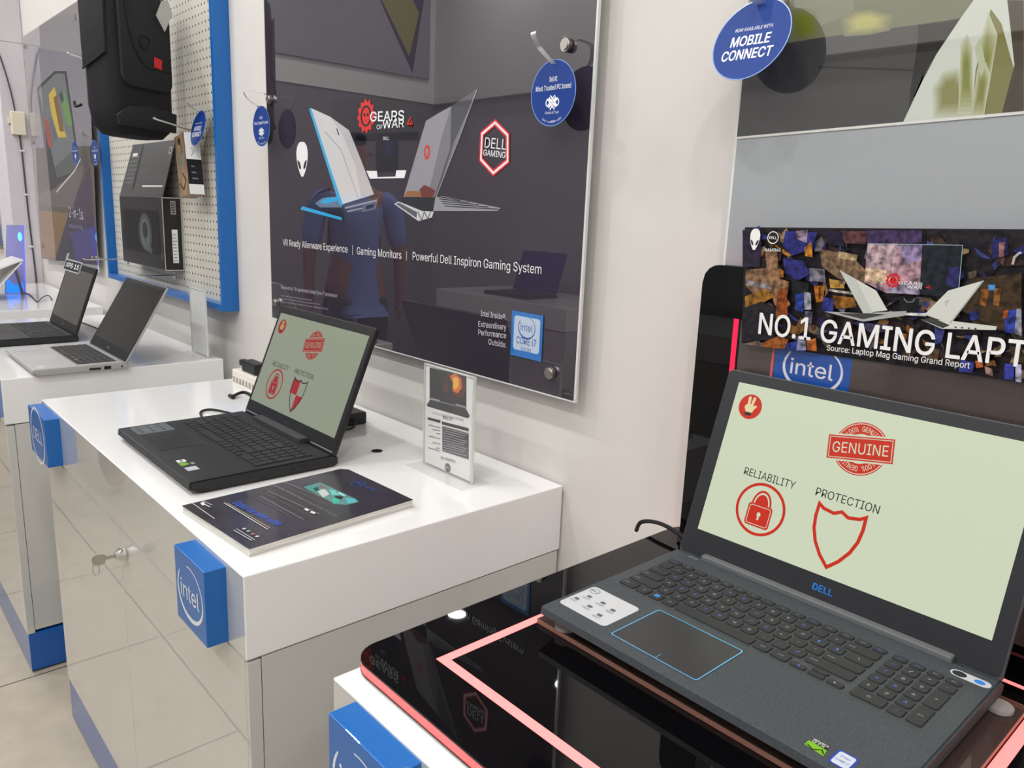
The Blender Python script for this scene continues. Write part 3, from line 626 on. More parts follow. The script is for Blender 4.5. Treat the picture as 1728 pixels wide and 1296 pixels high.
# ------------------------------------------------------------------ round hanging signs on clear springy strips
def wobbler(c, r, kn, label, lines, knot=True, tilt=0.0, strip=True):
    """c = disc centre, kn = point it hangs from"""
    c = Vector(c); kn = Vector(kn)
    t = thing('hanging_sign', tuple(c), label, 'sign', 'round blue hanging signs')
    V = Vector((0, math.sin(tilt) * 1, math.cos(tilt)))
    fr = frame(c, (1, 0, 0), V)
    bm = B(); prism(bm, fr, ell(0, 0, r, r, 48), -.0006, .0, mi=0)
    obj('disc', bm, M('sign_card', (10, 56, 136), rough=.5, spec=.3, coat=.25, coat_rough=.02), t)
    A = Art(fr, .0001); wm = M('sign_white', (240, 242, 246), rough=.45, coat=.4, coat_rough=.02)
    A.ring(ell(0, 0, r, r, 48), ell(0, 0, r * .975, r * .975, 48), M('sign_rim', (130, 160, 214), rough=.2))
    for s, y, wd, h, bd in lines: A.ctext(s, (0, y * r), wd * r, h * r, wm, bd)
    if knot:
        knot_mark(A, (0, -.28 * r), .26 * r, wm, None); A.ctext('Choice of Trust', (0, -.58 * r), .62 * r, .08 * r, wm)
        A.arctext('Terms & conditions apply', (0, 0), .86 * r, -120, -60, .07 * r, wm, inside=True)
    A.build('lettering', t)
    if strip:
        top = c + V * r * .86
        mid = Vector((min(kn.x, top.x) - .012, min(kn.y, top.y) - .03, kn.z + .012))
        path = spline([top, (top + mid) / 2 + Vector((-.002, -.010, 0)), mid, kn + Vector((-.002, -.012, .013)), kn + Vector((.006, -.004, .009))], 6)
        bm = B(); rows = [[bm.verts.new(p + Vector((s * .0055, 0, 0))) for s in (-1, 1)] for p in path]
        for i in range(len(rows) - 1): bm.faces.new([rows[i][0], rows[i][1], rows[i + 1][1], rows[i + 1][0]])
        bmesh.ops.solidify(bm, geom=list(bm.faces), thickness=.0005)
        obj('strip', bm, M('strip_clear', (225, 228, 226), rough=.08, trans=.75, ior=1.3), t, smooth=True)
    return t
trust = [('Dell #1', .42, .34, .15, .01), ('Most Trusted PC brand', .17, 1.56, .15, .012)]
mob = [('NOW AVAILABLE WITH', .27, .98, .085, 0), ('MOBILE', -.02, 1.02, .24, .05), ('CONNECT', -.36, 1.32, .24, .05)]
x, z = [(-0.0121,1.5271)][0]; wobbler((x, -.066, z), .0505, (-.0176, -.042, 1.604), 'round blue sign on the top right knob of the dark gaming poster', trust)
x, z = [(-1.0812,1.5326)][0]; wobbler((x, -.066, z), .0505, (-1.0953, -.042, 1.6034), 'round blue sign overlapping the left edge of the dark gaming poster', trust)
x, z = [(0.3428,1.5604)][0]; wobbler((x, -.075, z), .053, (.352, -.042, 1.6085), 'large round blue sign reading MOBILE CONNECT at the pale poster corner', mob, False, .335)
x, z = [(-2.938,1.5197)][0]; wobbler((x, -.066, z), .0505, (-2.91, -.042, 1.604), 'round blue sign in front of the 2-in-1s poster', trust)
x, z = [(-2.6362,1.511)][0]; wobbler((x, -.066, z), .0505, (x + .01, -.05, z + .085), 'round blue sign beside the left edge of the pegboard frame', trust)
x, z = [(-1.5332,1.5517)][0]; wobbler((x, -.06, z), .0535, (x + .03, -.02, z + .06), 'tilted blue sign hanging on the pegboard above the slim box', mob, False, .25)

# ------------------------------------------------------------------ pegboard in its blue frame
t = thing('pegboard', (-2.025, -.03, 1.01), 'white pegboard in a bright blue frame behind the backpack', 'pegboard')
bm = B(); box(bm, -2.612, -1.438, -.016, -.012, 1.03, 2.28); obj('perforated_board', bm, peg_m, t)
for a in ((-2.632, -2.612, -.05, -.001, 1.01, 2.3), (-1.438, -1.418, -.05, -.001, 1.01, 2.3), (-2.612, -1.438, -.05, -.001, 1.01, 1.03), (-2.612, -1.438, -.05, -.001, 2.28, 2.3)):
    bm = B(); box(bm, *a, .0008); obj('frame_rail', bm, blue, t)
# ------------------------------------------------------------------ hooks and goods on the pegboard
def peg_hook(x, z, ln, rise, label, gap=.006):
    t = thing('peg_hook', (x, -.016, z), label, 'hook', 'chrome peg hooks')
    bm = B(); L1 = [Vector((x - gap, -.012, z)), Vector((x - gap, -ln * .5, z + rise * .35)), Vector((x - gap, -ln, z + rise))]
    tip = [Vector((x - gap * .6, -ln - .008, z + rise + .004)), Vector((x + gap * .6, -ln - .008, z + rise + .004))]
    L2 = [Vector((x + gap, p.y, p.z)) for p in L1[::-1]]
    tube(bm, spline(L1 + tip + L2, 5), .0019, 8); obj('wire', bm, chrome, t, smooth=True)
    bm = B(); box(bm, x - .014, x + .014, -.019, -.0162, z - .018, z + .012, .001); obj('back_plate', bm, chrome, t)
peg_hook(-1.622, 1.547, .15, .026, 'chrome peg hook sticking out right of the backpack bottom')
peg_hook(-2.50, 1.832, .16, .022, 'chrome peg hook poking out left of the backpack top')
peg_hook(-2.46, 1.098, .17, .0, 'chrome peg hook under the left end of the black box')
peg_hook(-1.93, 1.078, .13, .0, 'chrome peg hook under the middle of the black box')

# backpack, hung by its top loop and turned towards the aisle
bg = R_(30); n_ = Vector((math.cos(bg), math.sin(bg), 0)); u_ = Vector((-math.sin(bg), math.cos(bg), 0))
pr = Vector((-1.725, -.052, 0)); bw, bd = .25, .12
t = thing('backpack', tuple(pr - u_ * bw / 2 - n_ * bd / 2 + Vector((0, 0, 1.51))), 'black backpack with a red patch hanging on the pegboard', 'backpack')
def bag_ring(z, a0, a1, d0, d1, r, nn=6):
    a0 *= bw / .285; a1 *= bw / .285; d0 *= bd / .19; d1 *= bd / .19; r *= .8
    pts = rrect(a0, a1, d0, d1, r, nn); return [pr - u_ * bw + u_ * a - n_ * bd + n_ * d + Vector((0, 0, z)) for a, d in pts]
lv = [(1.517, .06, .21, .05, .13, .03), (1.522, .035, .25, .025, .165, .04), (1.545, .01, .275, .008, .185, .045), (1.60, .0, .285, 0, .19, .045), (1.70, .0, .285, .0, .192, .045),
      (1.80, .0, .285, .0, .188, .045), (1.90, .0, .28, .0, .185, .045), (1.97, .004, .27, .0, .165, .045), (2.03, .05, .235, .005, .11, .04), (2.06, .09, .195, .015, .08, .025)]
bm = B(); loft(bm, [bag_ring(*l) for l in lv]); obj('body', bm, bag_d, t, smooth=True)
fr = frame(pr - u_ * bw + Vector((0, 0, 0)), u_, (0, 0, 1))           # front face plane, (across, z)
bm = B(); prism(bm, fr, rrect(.025, .225, 1.66, 1.93, .03), .002, .011, bev=.004); obj('front_pocket', bm, bag_m, t, smooth=True)
bm = B(); prism(bm, fr, [(.01, 1.545), (.24, 1.545), (.245, 1.602), (.13, 1.612), (.05, 1.602), (0.005, 1.572)], -.005, .004, bev=.003); obj('bottom_panel', bm, bag_m, t, smooth=True)
gs = frame(pr - u_ * bw - n_ * bd, n_, (0, 0, 1))                        # left gusset
bm = B(); prism(bm, gs, [(.016, 1.70), (.100, 1.745), (.104, 1.90), (.014, 1.935)], -.002, .006, bev=.003); obj('side_pocket', bm, bag_m, t, smooth=True)
for ends in (((.014, 1.937), (.104, 1.902)), ((.016, 1.698), (.100, 1.743))):
    bm = B(); tube(bm, [F3(gs, a, z, .005) for a, z in ends], .0025, 6); obj('piping', bm, bag_m, t, smooth=True)
bm = B(); tube(bm, spline([F3(fr, a, z, .012) for a, z in ((.045, 1.92), (.06, 1.80), (.10, 1.735), (.14, 1.72), (.22, 1.722))], 6), .0022, 6); obj('zipper', bm, dark_rub, t, smooth=True)
bm = B(); tube(bm, [F3(fr, .115 + .022 * math.cos(a), 1.79 + .02 * math.sin(a), .013) for a in [2 * math.pi * k / 24 for k in range(24)]], .0016, 6, closed=True); obj('zip_pull_ring', bm, black_pl, t, smooth=True)
bm = B(); prism(bm, fr, [(.150, 1.726), (.179, 1.722), (.181, 1.752), (.152, 1.756)], .011, .0135, bev=.0006)
o = obj('brand_patch', bm, M('patch_red', (212, 40, 44), rough=.6), t, label='small red fabric patch')
bm = B(); tube(bm, spline([pr - u_ * .19 - n_ * .10 + Vector((0, 0, 2.05)), pr - u_ * .17 - n_ * .12 + Vector((0, 0, 2.12)), pr - u_ * .12 - n_ * .10 + Vector((0, 0, 2.05))], 8), .008, 8); obj('carry_loop', bm, bag_d, t, smooth=True)
for s in (0, 1):
    bm = B(); a0 = .05 + .15 * s
    loft(bm, [[pr - u_ * bw + u_ * (a0 + dx) - n_ * (bd + dy) + Vector((0, 0, z)) for dx, dy in ((0, oo), (.035, oo), (.035, oo + .01), (0, oo + .01))] for z, oo in ((1.62, .0), (1.72, .012), (1.85, .018), (1.96, .006), (2.02, -.03))]); obj('shoulder_strap', bm, bag_m, t, smooth=True)
bm = B(); tgf = SIDE(-1.655); tq = [(-0.1064,1.9141),(-0.124,1.8716),(-0.1008,1.8296),(-0.0756,1.8838),(-0.0873,1.9211)]
prism(bm, tgf, tq, 0, .0012); tube(bm, [F3(tgf, tq[0][0], tq[0][1], .0), F3(tgf, tq[0][0] - .01, tq[0][1] + .05, -.01)], .0012, 5)
obj('paper_tag', bm, M('grey_tag', (172, 172, 166), rough=.5), t, label='grey paper tag on a string')
bm = B(); tube(bm, spline([pr - u_ * bw - n_ * bd + Vector((-.01, .0, 1.60)), pr - u_ * bw - n_ * bd + Vector((-.03, -.012, 1.595)), pr - u_ * bw - n_ * bd + Vector((-.045, -.01, 1.61))], 5), .004, 6); obj('strap_end', bm, dark_rub, t, smooth=True)

# black box with sloping raised flap
pbk = M('box_card', (20, 18, 22), rough=.3, coat=.4); pbk2 = M('box_card_grey', (62, 62, 64), rough=.3, coat=.3); pedge = M('box_edge', (206, 200, 188), rough=.5)
t = thing('product_box', (-2.07, -.05, 1.105), 'black product box with a raised sloping flap below the backpack', 'box')
bm = B(); box(bm, -2.30, -1.83, -.079, -.018, 1.103, 1.345, .0015); obj('carton', bm, pbk, t)
fl = frame((0, -.0775, 1.345), (1, 0, 0), (0, .055, .19))
bm = B(); prism(bm, fl, [(-2.30, 0), (-1.83, 0), (-1.835, .196), (-2.285, .196)], -.003, 0); o = obj('flap', bm, pbk2, t, label='grey printed upper flap')
A = Art(fl, .0003); gl = MP((120, 120, 118)); gw = MP((214, 212, 208))
for k in range(7): A.rect(-2.27, -2.17 - .008 * (k % 3), .05 + .016 * k, .053 + .016 * k, gl)
for k in range(5): A.rect(-2.05, -1.88 - .02 * (k % 2), .07 + .02 * k, .072 + .02 * k, MP((84, 84, 84)))
A.rect(-2.06, -1.85, .035, .041, gw); A.rect(-2.255, -2.2, .15, .162, gw); A.rect(-2.17, -2.155, .03, .19, MP((22, 22, 24))); A.rect(-1.87, -1.845, .15, .172, gw); A.rect(-1.866, -1.849, .153, .169, MP((30, 30, 32)))
A.build('print', o)
A = Art(WALL(-.079), .0003)
A.rect(-2.27, -1.87, 1.15, 1.30, MP((30, 28, 27))); A.poly(ell(-2.02, 1.222, .07, .066, 28), MP((74, 74, 72))); A.poly(ell(-2.022, 1.218, .048, .052, 24), MP((96, 104, 108)))
A.poly(ell(-2.02, 1.23, .03, .03, 20), MP((44, 48, 52))); A.line([(-2.03, 1.2), (-2.0, 1.17), (-1.96, 1.16)], .02, MP((86, 88, 88))); A.rect(-1.865, -1.85, 1.14, 1.16, MP((80, 80, 84)))
A.build('front_print', t)
A = Art(SIDE(-1.83), .0003)
A.line([(-.0785, 1.104), (-.0185, 1.104), (-.0185, 1.344), (-.0785, 1.344)], .0025, pedge, closed=True)
A.rect(-.0525, -.0335, 1.128, 1.24, paper)
for k in range(9): A.rect(-.051, -.036 - .002 * (k % 3), 1.134 + .011 * k, 1.1365 + .011 * k, MP((120, 118, 122)))
A.rect(-.052, -.036, 1.29, 1.334, MP((170, 168, 164))); A.rect(-.0495, -.0385, 1.294, 1.330, MP((28, 28, 30))); 
for k in range(4): A.rect(-.048, -.040, 1.298 + .008 * k, 1.3025 + .008 * k, MP((150, 148, 146)))
A.build('side_label', t)

# slim accessory box, swung a little on its hook
a = R_(9); U_ = Vector((math.cos(a), 0, -math.sin(a))); V_ = Vector((math.sin(a) * -1, 0, -math.cos(a)))
t = thing('accessory_box', (-1.62, -.07, 1.36), 'slim wood-patterned box with white side hanging on the pegboard', 'box')
V_ = Vector((-math.sin(a), 0, math.cos(a))); U_ = Vector((math.cos(a), 0, math.sin(a)))
fb = frame((-1.555, -.085, 1.358), U_, V_)
bm = B(); prism(bm, fb, [(-.085, 0), (.0, 0), (.0, .185), (-.085, .185)], -.045, 0, bev=.0008)
wd_m = noise_tint(M('wood_print', (150, 120, 92), rough=.4), (112, 84, 62), (186, 156, 122), 22, stretch=(3, 3, .6)); obj('carton', bm, wd_m, t)
A = Art(frame(F3(fb, 0, 0, 0), (0, 1, 0), V_), .0004); A.rect(0, .045, 0, .185, paper); A.rect(0, .045, .03, .105, MP((32, 30, 36)))
for k in range(3): A.rect(.012, .03 - .004 * k, .045 + .018 * k, .050 + .018 * k, MP((120, 116, 122)))
A.line([(.016, .115), (.024, .128), (.016, .14)], .002, MP((130, 128, 130))); A.build('side_label', t)
A = Art(fb, .0004); A.poly(ell(-.045, .165, .013, .011, 16), MP((60, 50, 36))); A.poly([(-.06, .085), (-.03, .095), (-.02, .125), (-.05, .13)], MP((120, 140, 120))); A.line([(-.07, .04), (-.045, .02), (-.02, .045), (-.045, .07)], .006, MP((66, 50, 40)))
A.build('front_print', t)

# ------------------------------------------------------------------ laptops
keycap = M('keycap', (44, 44, 46), rough=.5); keyleg = M('key_legend', (170, 174, 186), rough=.5); keyblue = M('key_legend_blue', (92, 126, 226), rough=.5)
ROWS = [
    [('esc', 1.15), ('F1', 1), ('F2', 1), ('F3', 1), ('F4', 1), ('F5', 1), ('F6', 1), ('F7', 1), ('F8', 1), ('F9', 1), ('F10', 1), ('F11', 1), ('F12', 1), ('prt', 1), ('del', .85)],
    [('`', 1)] + [(c, 1) for c in '1234567890-='] + [('back', 2)],
    [('tab', 1.5)] + [(c, 1) for c in 'QWERTYUIOP[]'] + [('\\', 1.5)],
    [('caps', 1.75)] + [(c, 1) for c in "ASDFGHJKL;'"] + [('enter', 2.25)],
    [('shift', 2.25)] + [(c, 1) for c in 'ZXCVBNM,./'] + [('shift', 2.75)],
    [('ctrl', 1.35), ('fn', 1.0), ('#', 1.0), ('alt', 1.0), ('', 5.35), ('alt', 1.05), ('ctrl', 1.15), ('<', 1.05), ('^v', 1.05), ('>', 1.0)]]
NUM = [[('hm', 1, 1), ('end', 1, 1), ('pu', 1, 1), ('pd', 1, 1)], [('nl', 1, 1), ('/', 1, 1), ('*', 1, 1), ('-', 1, 1)], [('7', 1, 1), ('8', 1, 1), ('9', 1, 1), ('+', 1, 2)],
       [('4', 1, 1), ('5', 1, 1), ('6', 1, 1), None], [('1', 1, 1), ('2', 1, 1), ('3', 1, 1), ('ent', 1, 2)], [('0', 2, 1), None, ('.', 1, 1), None]]
def keyboard(par, x0, x1, y0, y1, z, mats, legends, each=True, nx=None, deckm=None):
    """rows from y1 (far) to y0 (near); nx = x where the number pad starts"""
    tray = B(); box(tray, x0 - .003, x1 + .003, y0 - .003, y1 + .003, z - .0006, z + .0002)
    kb = obj('keyboard', tray, deckm or mats[0], par)
    fnh = (y1 - y0) * .125; rh = (y1 - y0 - fnh) / 5; g = .0013; one = B()
    def key(xa, xb, ya, yb, s, idx):
        k = B()
        t = bmesh.new(); bmesh.ops.create_cube(t, size=1)
        for v in t.verts:
            tp = v.co.z > 0; e = .0005 if tp else 0
            v.co = Vector(((xa + xb) / 2 + v.co.x * (xb - xa - 2 * e), (ya + yb) / 2 + v.co.y * (yb - ya - 2 * e), z + (.0018 if tp else .0001)))
        bmesh.ops.bevel(t, geom=[e for e in t.edges if abs((e.verts[0].co - e.verts[1].co).z) > .001], offset=min(.0014, (yb - ya) * .2), segments=2, affect='EDGES')
        if not each: merge(one, t); return
        merge(k, t)
        if legends and s:
            A = Art(TOP(z + .0018), .00012); small = len(s) > 1; m = mats[2] if (idx * 7 + len(s)) % 5 in (0, 3) else mats[1]
            if s == '#':
                cx, cy = (xa + xb) / 2, (ya + yb) / 2
                for i in (0, 1):
                    for j in (0, 1): A.rect(cx - .0032 + i * .0034, cx - .0032 + i * .0034 + .003, cy - .0032 + j * .0034, cy - .0032 + j * .0034 + .003, M('legend_win', (60, 140, 210), rough=.5))
            elif s in '<>' and s: A.poly([(((xa + xb) / 2 + (.0018 if s == '<' else -.0018)), (ya + yb) / 2 - .0015), ((xa + xb) / 2 + (.0018 if s == '<' else -.0018), (ya + yb) / 2 + .0015), ((xa + xb) / 2 + (-.001 if s == '<' else .001), (ya + yb) / 2)], m)
            else:
                hgt = .0036 if not small else .0021; wd = .0032 if not small else min(xb - xa - .004, .0017 * len(s))
                if s in '.,`;\'-': hgt = .003; wd = .0012 if s != '-' else .003
                A.ctext(s, ((xa + xb) / 2 if not small or xb - xa < .02 else xa + .003 + wd / 2, (ya + yb) / 2), wd, hgt, m, .02)
            me_mats = [mats[0]] + A.mats
            for f in A.bm.faces: f.material_index += 1
            tm = bpy.data.meshes.new('tmp'); A.bm.to_mesh(tm); A.bm.free(); k.from_mesh(tm); bpy.data.meshes.remove(tm)
            obj('key', k, me_mats, kb)
        else: obj('key', k, mats[0], kb)
    cnt = 0; mx1 = (nx - .004) if nx else x1; tot = 15.0; uw = (mx1 - x0) / tot
    for r, row in enumerate(ROWS):
        x = x0; rows_u = sum(w for _, w in row); yb = y1 if r == 0 else y1 - fnh - (r - 1) * rh; ya = yb - (fnh if r == 0 else rh)
        for s, wd in row:
            xe = x + wd * (mx1 - x0) / rows_u; cnt += 1
            if s == '^v':
                key(x + g, xe - g, (ya + yb) / 2 + .0004, yb - g, '', cnt); key(x + g, xe - g, ya + g, (ya + yb) / 2 - .0004, '', cnt)
            elif s in ('<', '>'): key(x + g, xe - g, ya + g, ya + (yb - ya) * .55, s, cnt)
            else: key(x + g, xe - g, ya + g, yb - g, s, cnt)
            x = xe
    if nx:
        nw = (x1 - nx) / 4
        for r, row in enumerate(NUM):
            yb = y1 if r == 0 else y1 - fnh - (r - 1) * rh; ya = yb - (fnh if r == 0 else rh); c = 0
            for kk in row:
                if kk is None: c += 1; continue
                s, wx, wy = kk; cnt += 1
                key(nx + c * nw + g, nx + (c + (2 if wx == 2 else 1)) * nw - g, ya - (wy - 1) * rh + g, yb - g, s, cnt); c += 1
    if not each: 
        o = obj('key_bank', one, mats[0], kb)
    else: one.free()
    return kb
def laptop(name, label, cat_group, x0, x1, yf, yh, zb, zd, tilt, lid_h, lid_t, scr, base_m, lid_m, bezel_m, nose=.010, taper=.004):
    t = thing(name, ((x0 + x1) / 2, (yf + yh) / 2, zb), label, 'laptop', cat_group)
    yb = yh + .010
    bm = B(); fr = SIDE(x0)
    prof = [(yf + taper, zb + .002), (yf, zd - nose), (yf + .0015, zd - .001), (yf + .004, zd), (yh - .006, zd), (yh - .004, zd - .004), (yb, zd - .006), (yb, zb + .005), (yb - .006, zb + .002)]
    prism(bm, fr, prof, 0, x1 - x0)
    bmesh.ops.bevel(bm, geom=[e for e in bm.edges if len({round(v.co.x, 5) for v in e.verts}) == 1], offset=.0022, segments=2, affect='EDGES')
    obj('base', bm, base_m, t, smooth=True)
    for fx in (x0 + .03, x1 - .03):
        for fy in (yf + .025, yb - .02):
            bm = B(); cyl(bm, (fx, fy, zb + .00125), (0, 0, 1), .006, .0025, 16); obj('rubber_foot', bm, dark_rub, t)
    tt = R_(tilt); F = frame((0, yh, zd), (1, 0, 0), (0, math.sin(tt), math.cos(tt)))
    bm = B(); prism(bm, F, rrect(x0 + .001, x1 - .001, -.0045, lid_h, .006), -lid_t, 0, bev=-.0012); lid = obj('lid', bm, lid_m, t, smooth=True)
    bm = B(); prism(bm, F, rrect(x0 + .0025, x1 - .0025, .0005, lid_h - .0015, .005), -.0002, .0007); obj('bezel', bm, bezel_m, lid)
    bm = B(); prism(bm, F, ell((scr[0] + scr[1]) / 2, lid_h - .008, .0016, .0016, 14), .0007, .001); obj('camera_lens', bm, M('lens', (60, 64, 74), rough=.1), lid)
    return t, lid, F
off_m = M('screen_off', (22, 22, 22), rough=.12, coat=.4)
# ---- foreground laptop
g3_m = noise_tint(M('laptop_slate', (62, 67, 71), rough=.45), (57, 62, 66), (69, 74, 78), 420, bump=.12); g3_bez = M('bezel_dark', (33, 34, 39), rough=.4)
t, lid, F = laptop('laptop', 'slate grey laptop with lit screen on the glossy black stand', 'open display laptops', .357, .7445, -.409, -.150, .888, .909, 18.5, .250, .0075, (.378, .726, .033, .234), g3_m, g3_m, g3_bez, .0088, .034)
keyboard(t, .3735, .7235, -.2955, -.1875, .909, (keycap, keyleg, keyblue), True, True, .6555, g3_m)
bm = B(); prism(bm, TOP(.909), rrect(.447, .5545, -.3915, -.309, .003), -.0002, .0004); o = obj('touchpad', bm, M('touchpad_dark', (52, 52, 53), rough=.35), t)
A = Art(TOP(.9094), .0002); A.ring(rrect(.4465, .555, -.392, -.3085, .0035), rrect(.4478, .5537, -.3907, -.3098, .003), M('pad_line', (108, 182, 226), rough=.25, metal=.3)); A.line([(.505, -.391), (.505, -.381)], .0007, M('pad_line', ())); A.build('outline', o)
bm = B(); prism(bm, TOP(.909), rrect(.364, .4335, -.3865, -.3245, .006), .0001, .0004); o = obj('feature_sticker', bm, M('sticker_grey', (196, 197, 200), rough=.35), t)
A = Art(TOP(.9094), .0002); ink = MP((92, 96, 112)); round_badge(A, (.3735, -.3345), .0062, ink, 'DELL', .12)
for k, (sx_, sy_) in enumerate(((.378, -.349), (.372, -.364), (.398, -.348), (.394, -.366), (.416, -.352), (.414, -.372))):
    A.rect(sx_ - .003, sx_ + .003, sy_ - .0022, sy_ + .0022, ink); A.rect(sx_ - .006, sx_ + .006, sy_ - .0055, sy_ - .0048, MP((150, 152, 160))); A.rect(sx_ - .005, sx_ + .004, sy_ - .0075, sy_ - .0069, MP((150, 152, 160)))
A.build('sticker_print', o)
A = Art(TOP(.909), .0002)
A.poly([(.6665, -.3955), (.684, -.3975), (.683, -.3885), (.6665, -.3875)], MP((118, 176, 30))); A.line([(.668, -.393), (.674, -.3965), (.68, -.391), (.683, -.395)], .0014, MP((30, 40, 20)))
A.poly([(.668, -.3875), (.683, -.3875), (.6825, -.3805), (.6685, -.3805)], MP((34, 36, 36))); A.text('GEFORCE', (.6685, -.3842), (.682, -.3842), .0026, MP((225, 230, 225)), .03); A.text('GTX', (.669, -.3874), (.680, -.3874), .0026, MP((225, 230, 225)), .03)
A.build('graphics_sticker', t, 'green and black sticker')
A = Art(TOP(.909), .0002); A.poly(rrect(.6885, .7065, -.4005, -.3775, .003), MP((44, 66, 158))); A.poly(rrect(.6905, .7045, -.3985, -.3795, .0022), MP((198, 204, 216))); A.ctext('intel', (.6975, -.385), .008, .0028, MP((44, 80, 170)), .01); A.ctext('CORE i7', (.6975, -.3915), .011, .0026, MP((44, 80, 170)), .01)
A.build('processor_sticker', t, 'blue rimmed silver sticker')
pw = [(0.7096,-0.1738),(0.7392,-0.17)]
A = Art(TOP(.909), .0003); A.poly(rrect(.7045, .741, -.1795, -.1655, .0068), M('sticker_grey', ())); A.poly(ell(.7128, -.1725, .0066, .0056, 24), MP((48, 48, 50))); A.poly(ell(.731, -.1725, .005, .0042, 16), MP((48, 128, 210))); A.build('power_button_sticker', t, 'capsule sticker with a blue mark')
bm = B(); box(bm, .398, .700, -.1585, -.1465, .9078, .9150, .0015); obj('hinge', bm, M('hinge_grey', (104, 106, 108), rough=.4), t)
A = Art(TOP(.909), .0003); A.text('G3 15', (.383, -.1645), (.396, -.1645), .0042, MP((176, 180, 184)), .02); A.build('series_mark', t)
A = Art(F, .0008); A.x0, A.y0, A.w, A.hh = .3775, .033, .3495, .2015
reliab_slide(A, EM((202, 211, 184)), EM((196, 40, 16)), EM((22, 26, 30)), EM((224, 208, 160)), False, EM((40, 36, 34)))
A.build('screen', lid, 'lit screen with red padlock, shield and stamp')
p = [(0.5448,0.0153),(0.5656,0.0178)]; A = Art(F, .0008); A.ctext('DELL', (.5545, .0185), .024, .0075, M('logo_blue', (30, 122, 214), rough=.3), .035); A.build('badge', lid)
bm = B(); box(bm, .3, .31, -.4, -.39, .9, .91); bm.free()

# ---- black gaming laptop on the keyed cabinet
g7_m = M('laptop_black', (25, 25, 27), rough=.45); g7k = M('keycap_black', (30, 31, 33), rough=.5)
t, lid, F = laptop('laptop', 'black gaming laptop with lit screen behind the magazine', 'open display laptops', -.721, -.325, -.552, -.287, .8605, .884, 22, .251, .0085, (-.727, -.37, .03, .231), g7_m, g7_m, M('bezel_black', (24, 24, 26), rough=.4), .012, .022)
keyboard(t, -.697, -.343, -.432, -.318, .884, (g7k, keyleg, keyblue), False, True, -.413, M('keyboard_well', (20, 20, 22), rough=.5))
bm = B(); prism(bm, TOP(.884), rrect(-.635, -.525, -.535, -.452, .003), -.0002, .0004); obj('touchpad', bm, M('touchpad_black', (30, 30, 33), rough=.3), t)
A = Art(TOP(.8845), .0002); A.ring(rrect(-.6355, -.5245, -.5355, -.4515, .003), rrect(-.6343, -.5257, -.5343, -.4527, .003), M('pad_edge', (70, 70, 76), rough=.3)); A.build('touchpad_edge', t)
bm = B(); prism(bm, TOP(.884), rrect(-.712, -.650, -.532, -.462, .006), .0001, .0004); o = obj('feature_sticker', bm, M('sticker_slate', (92, 98, 102), rough=.35), t)
A = Art(TOP(.8844), .0002)
for i in range(3):
    for j in range(3): A.rect(-.705 + .018 * i, -.697 + .018 * i, -.523 + .02 * j, -.518 + .02 * j, MP((50, 54, 58)))
A.build('sticker_print', o)
A = Art(TOP(.884), .0002); A.rect(-.452, -.438, -.530, -.515, MP((226, 230, 226))); A.poly(ell(-.445, -.5225, .0035, .0035, 12), MP((30, 30, 30))); A.poly([(-.436, -.532), (-.414, -.532), (-.420, -.516), (-.434, -.52)], MP((112, 158, 58))); A.rect(-.428, -.416, -.514, -.508, MP((130, 150, 120))); A.build('graphics_sticker', t, 'green and white sticker')
A = Art(TOP(.884), .0002); A.poly(rrect(-.405, -.384, -.532, -.512, .002), MP((176, 184, 192))); A.build('processor_sticker', t, 'silver sticker')
bm = B(); box(bm, -.64, -.43, -.303, -.283, .882, .892, .0015); obj('hinge', bm, M('hinge_dark', (58, 58, 60), rough=.4), t)
A = Art(F, .0008); 
for a, c in ((-.715, -.655), (-.415, -.330)): A.line([(a, .0035), (c, .0035)], .0022, M('hinge_gleam', (206, 206, 208), rough=.2, metal=.8))
A.build('hinge_strip', lid)
A = Art(F, .0009); A.x0, A.y0, A.w, A.hh = -.7105, .029, .3715, .204
reliab_slide(A, EM((140, 147, 128)), EM((158, 40, 38)), EM((30, 32, 34)), EM((170, 150, 90)), True, EM((60, 34, 30)))
A.build('screen', lid, 'lit screen with red padlock, quartered shield and stamp')
A = Art(F, .0008); A.ctext('DELL', (-.523, .0165), .022, .006, M('logo_dim', (60, 64, 74), rough=.3), .03); A.build('badge', lid)
A = Art(SIDE(-.325), .0003)
for y0_, y1_ in ((-.35, -.336), (-.328, -.312), (-.305, -.303), (-.375, -.365), (-.45, -.446)): A.rect(y0_, y1_, .869, .877, M('port', (8, 8, 9), rough=.4))
A.build('ports', t)

# ---- silver laptop and black laptop on the next cabinet
sil_m = M('laptop_silver', (178, 178, 176), rough=.34, metal=.35); sil_d = M('keyboard_dark', (44, 44, 45), rough=.5)
t, lid, F = laptop('laptop', 'silver laptop with dark blank screen nearest the pegboard', 'open display laptops', -1.803, -1.425, -.566, -.335, .86, .880, 31, .243, .006, (-1.79, -1.44, .03, .232), sil_m, M('lid_silver', (184, 184, 184), rough=.3, metal=.6), M('bezel_black', ()), .009, .012)
keyboard(t, -1.775, -1.455, -.452, -.352, .880, (sil_d, keyleg, keyblue), False, False, -1.52, M('key_gap', (112, 112, 110), rough=.5))
bm = B(); prism(bm, TOP(.880), rrect(-1.66, -1.555, -.553, -.475, .003), -.0002, .0003); obj('touchpad', bm, M('touchpad_silver', (184, 184, 183), rough=.3, metal=.2), t)
A = Art(TOP(.880), .0003); A.rect(-1.795, -1.73, -.545, -.48, MP((168, 168, 172))); A.build('feature_sticker', t); A = Art(TOP(.880), .0003); A.poly(rrect(-1.475, -1.455, -.55, -.53, .002), MP((196, 200, 210))); A.build('processor_sticker', t)
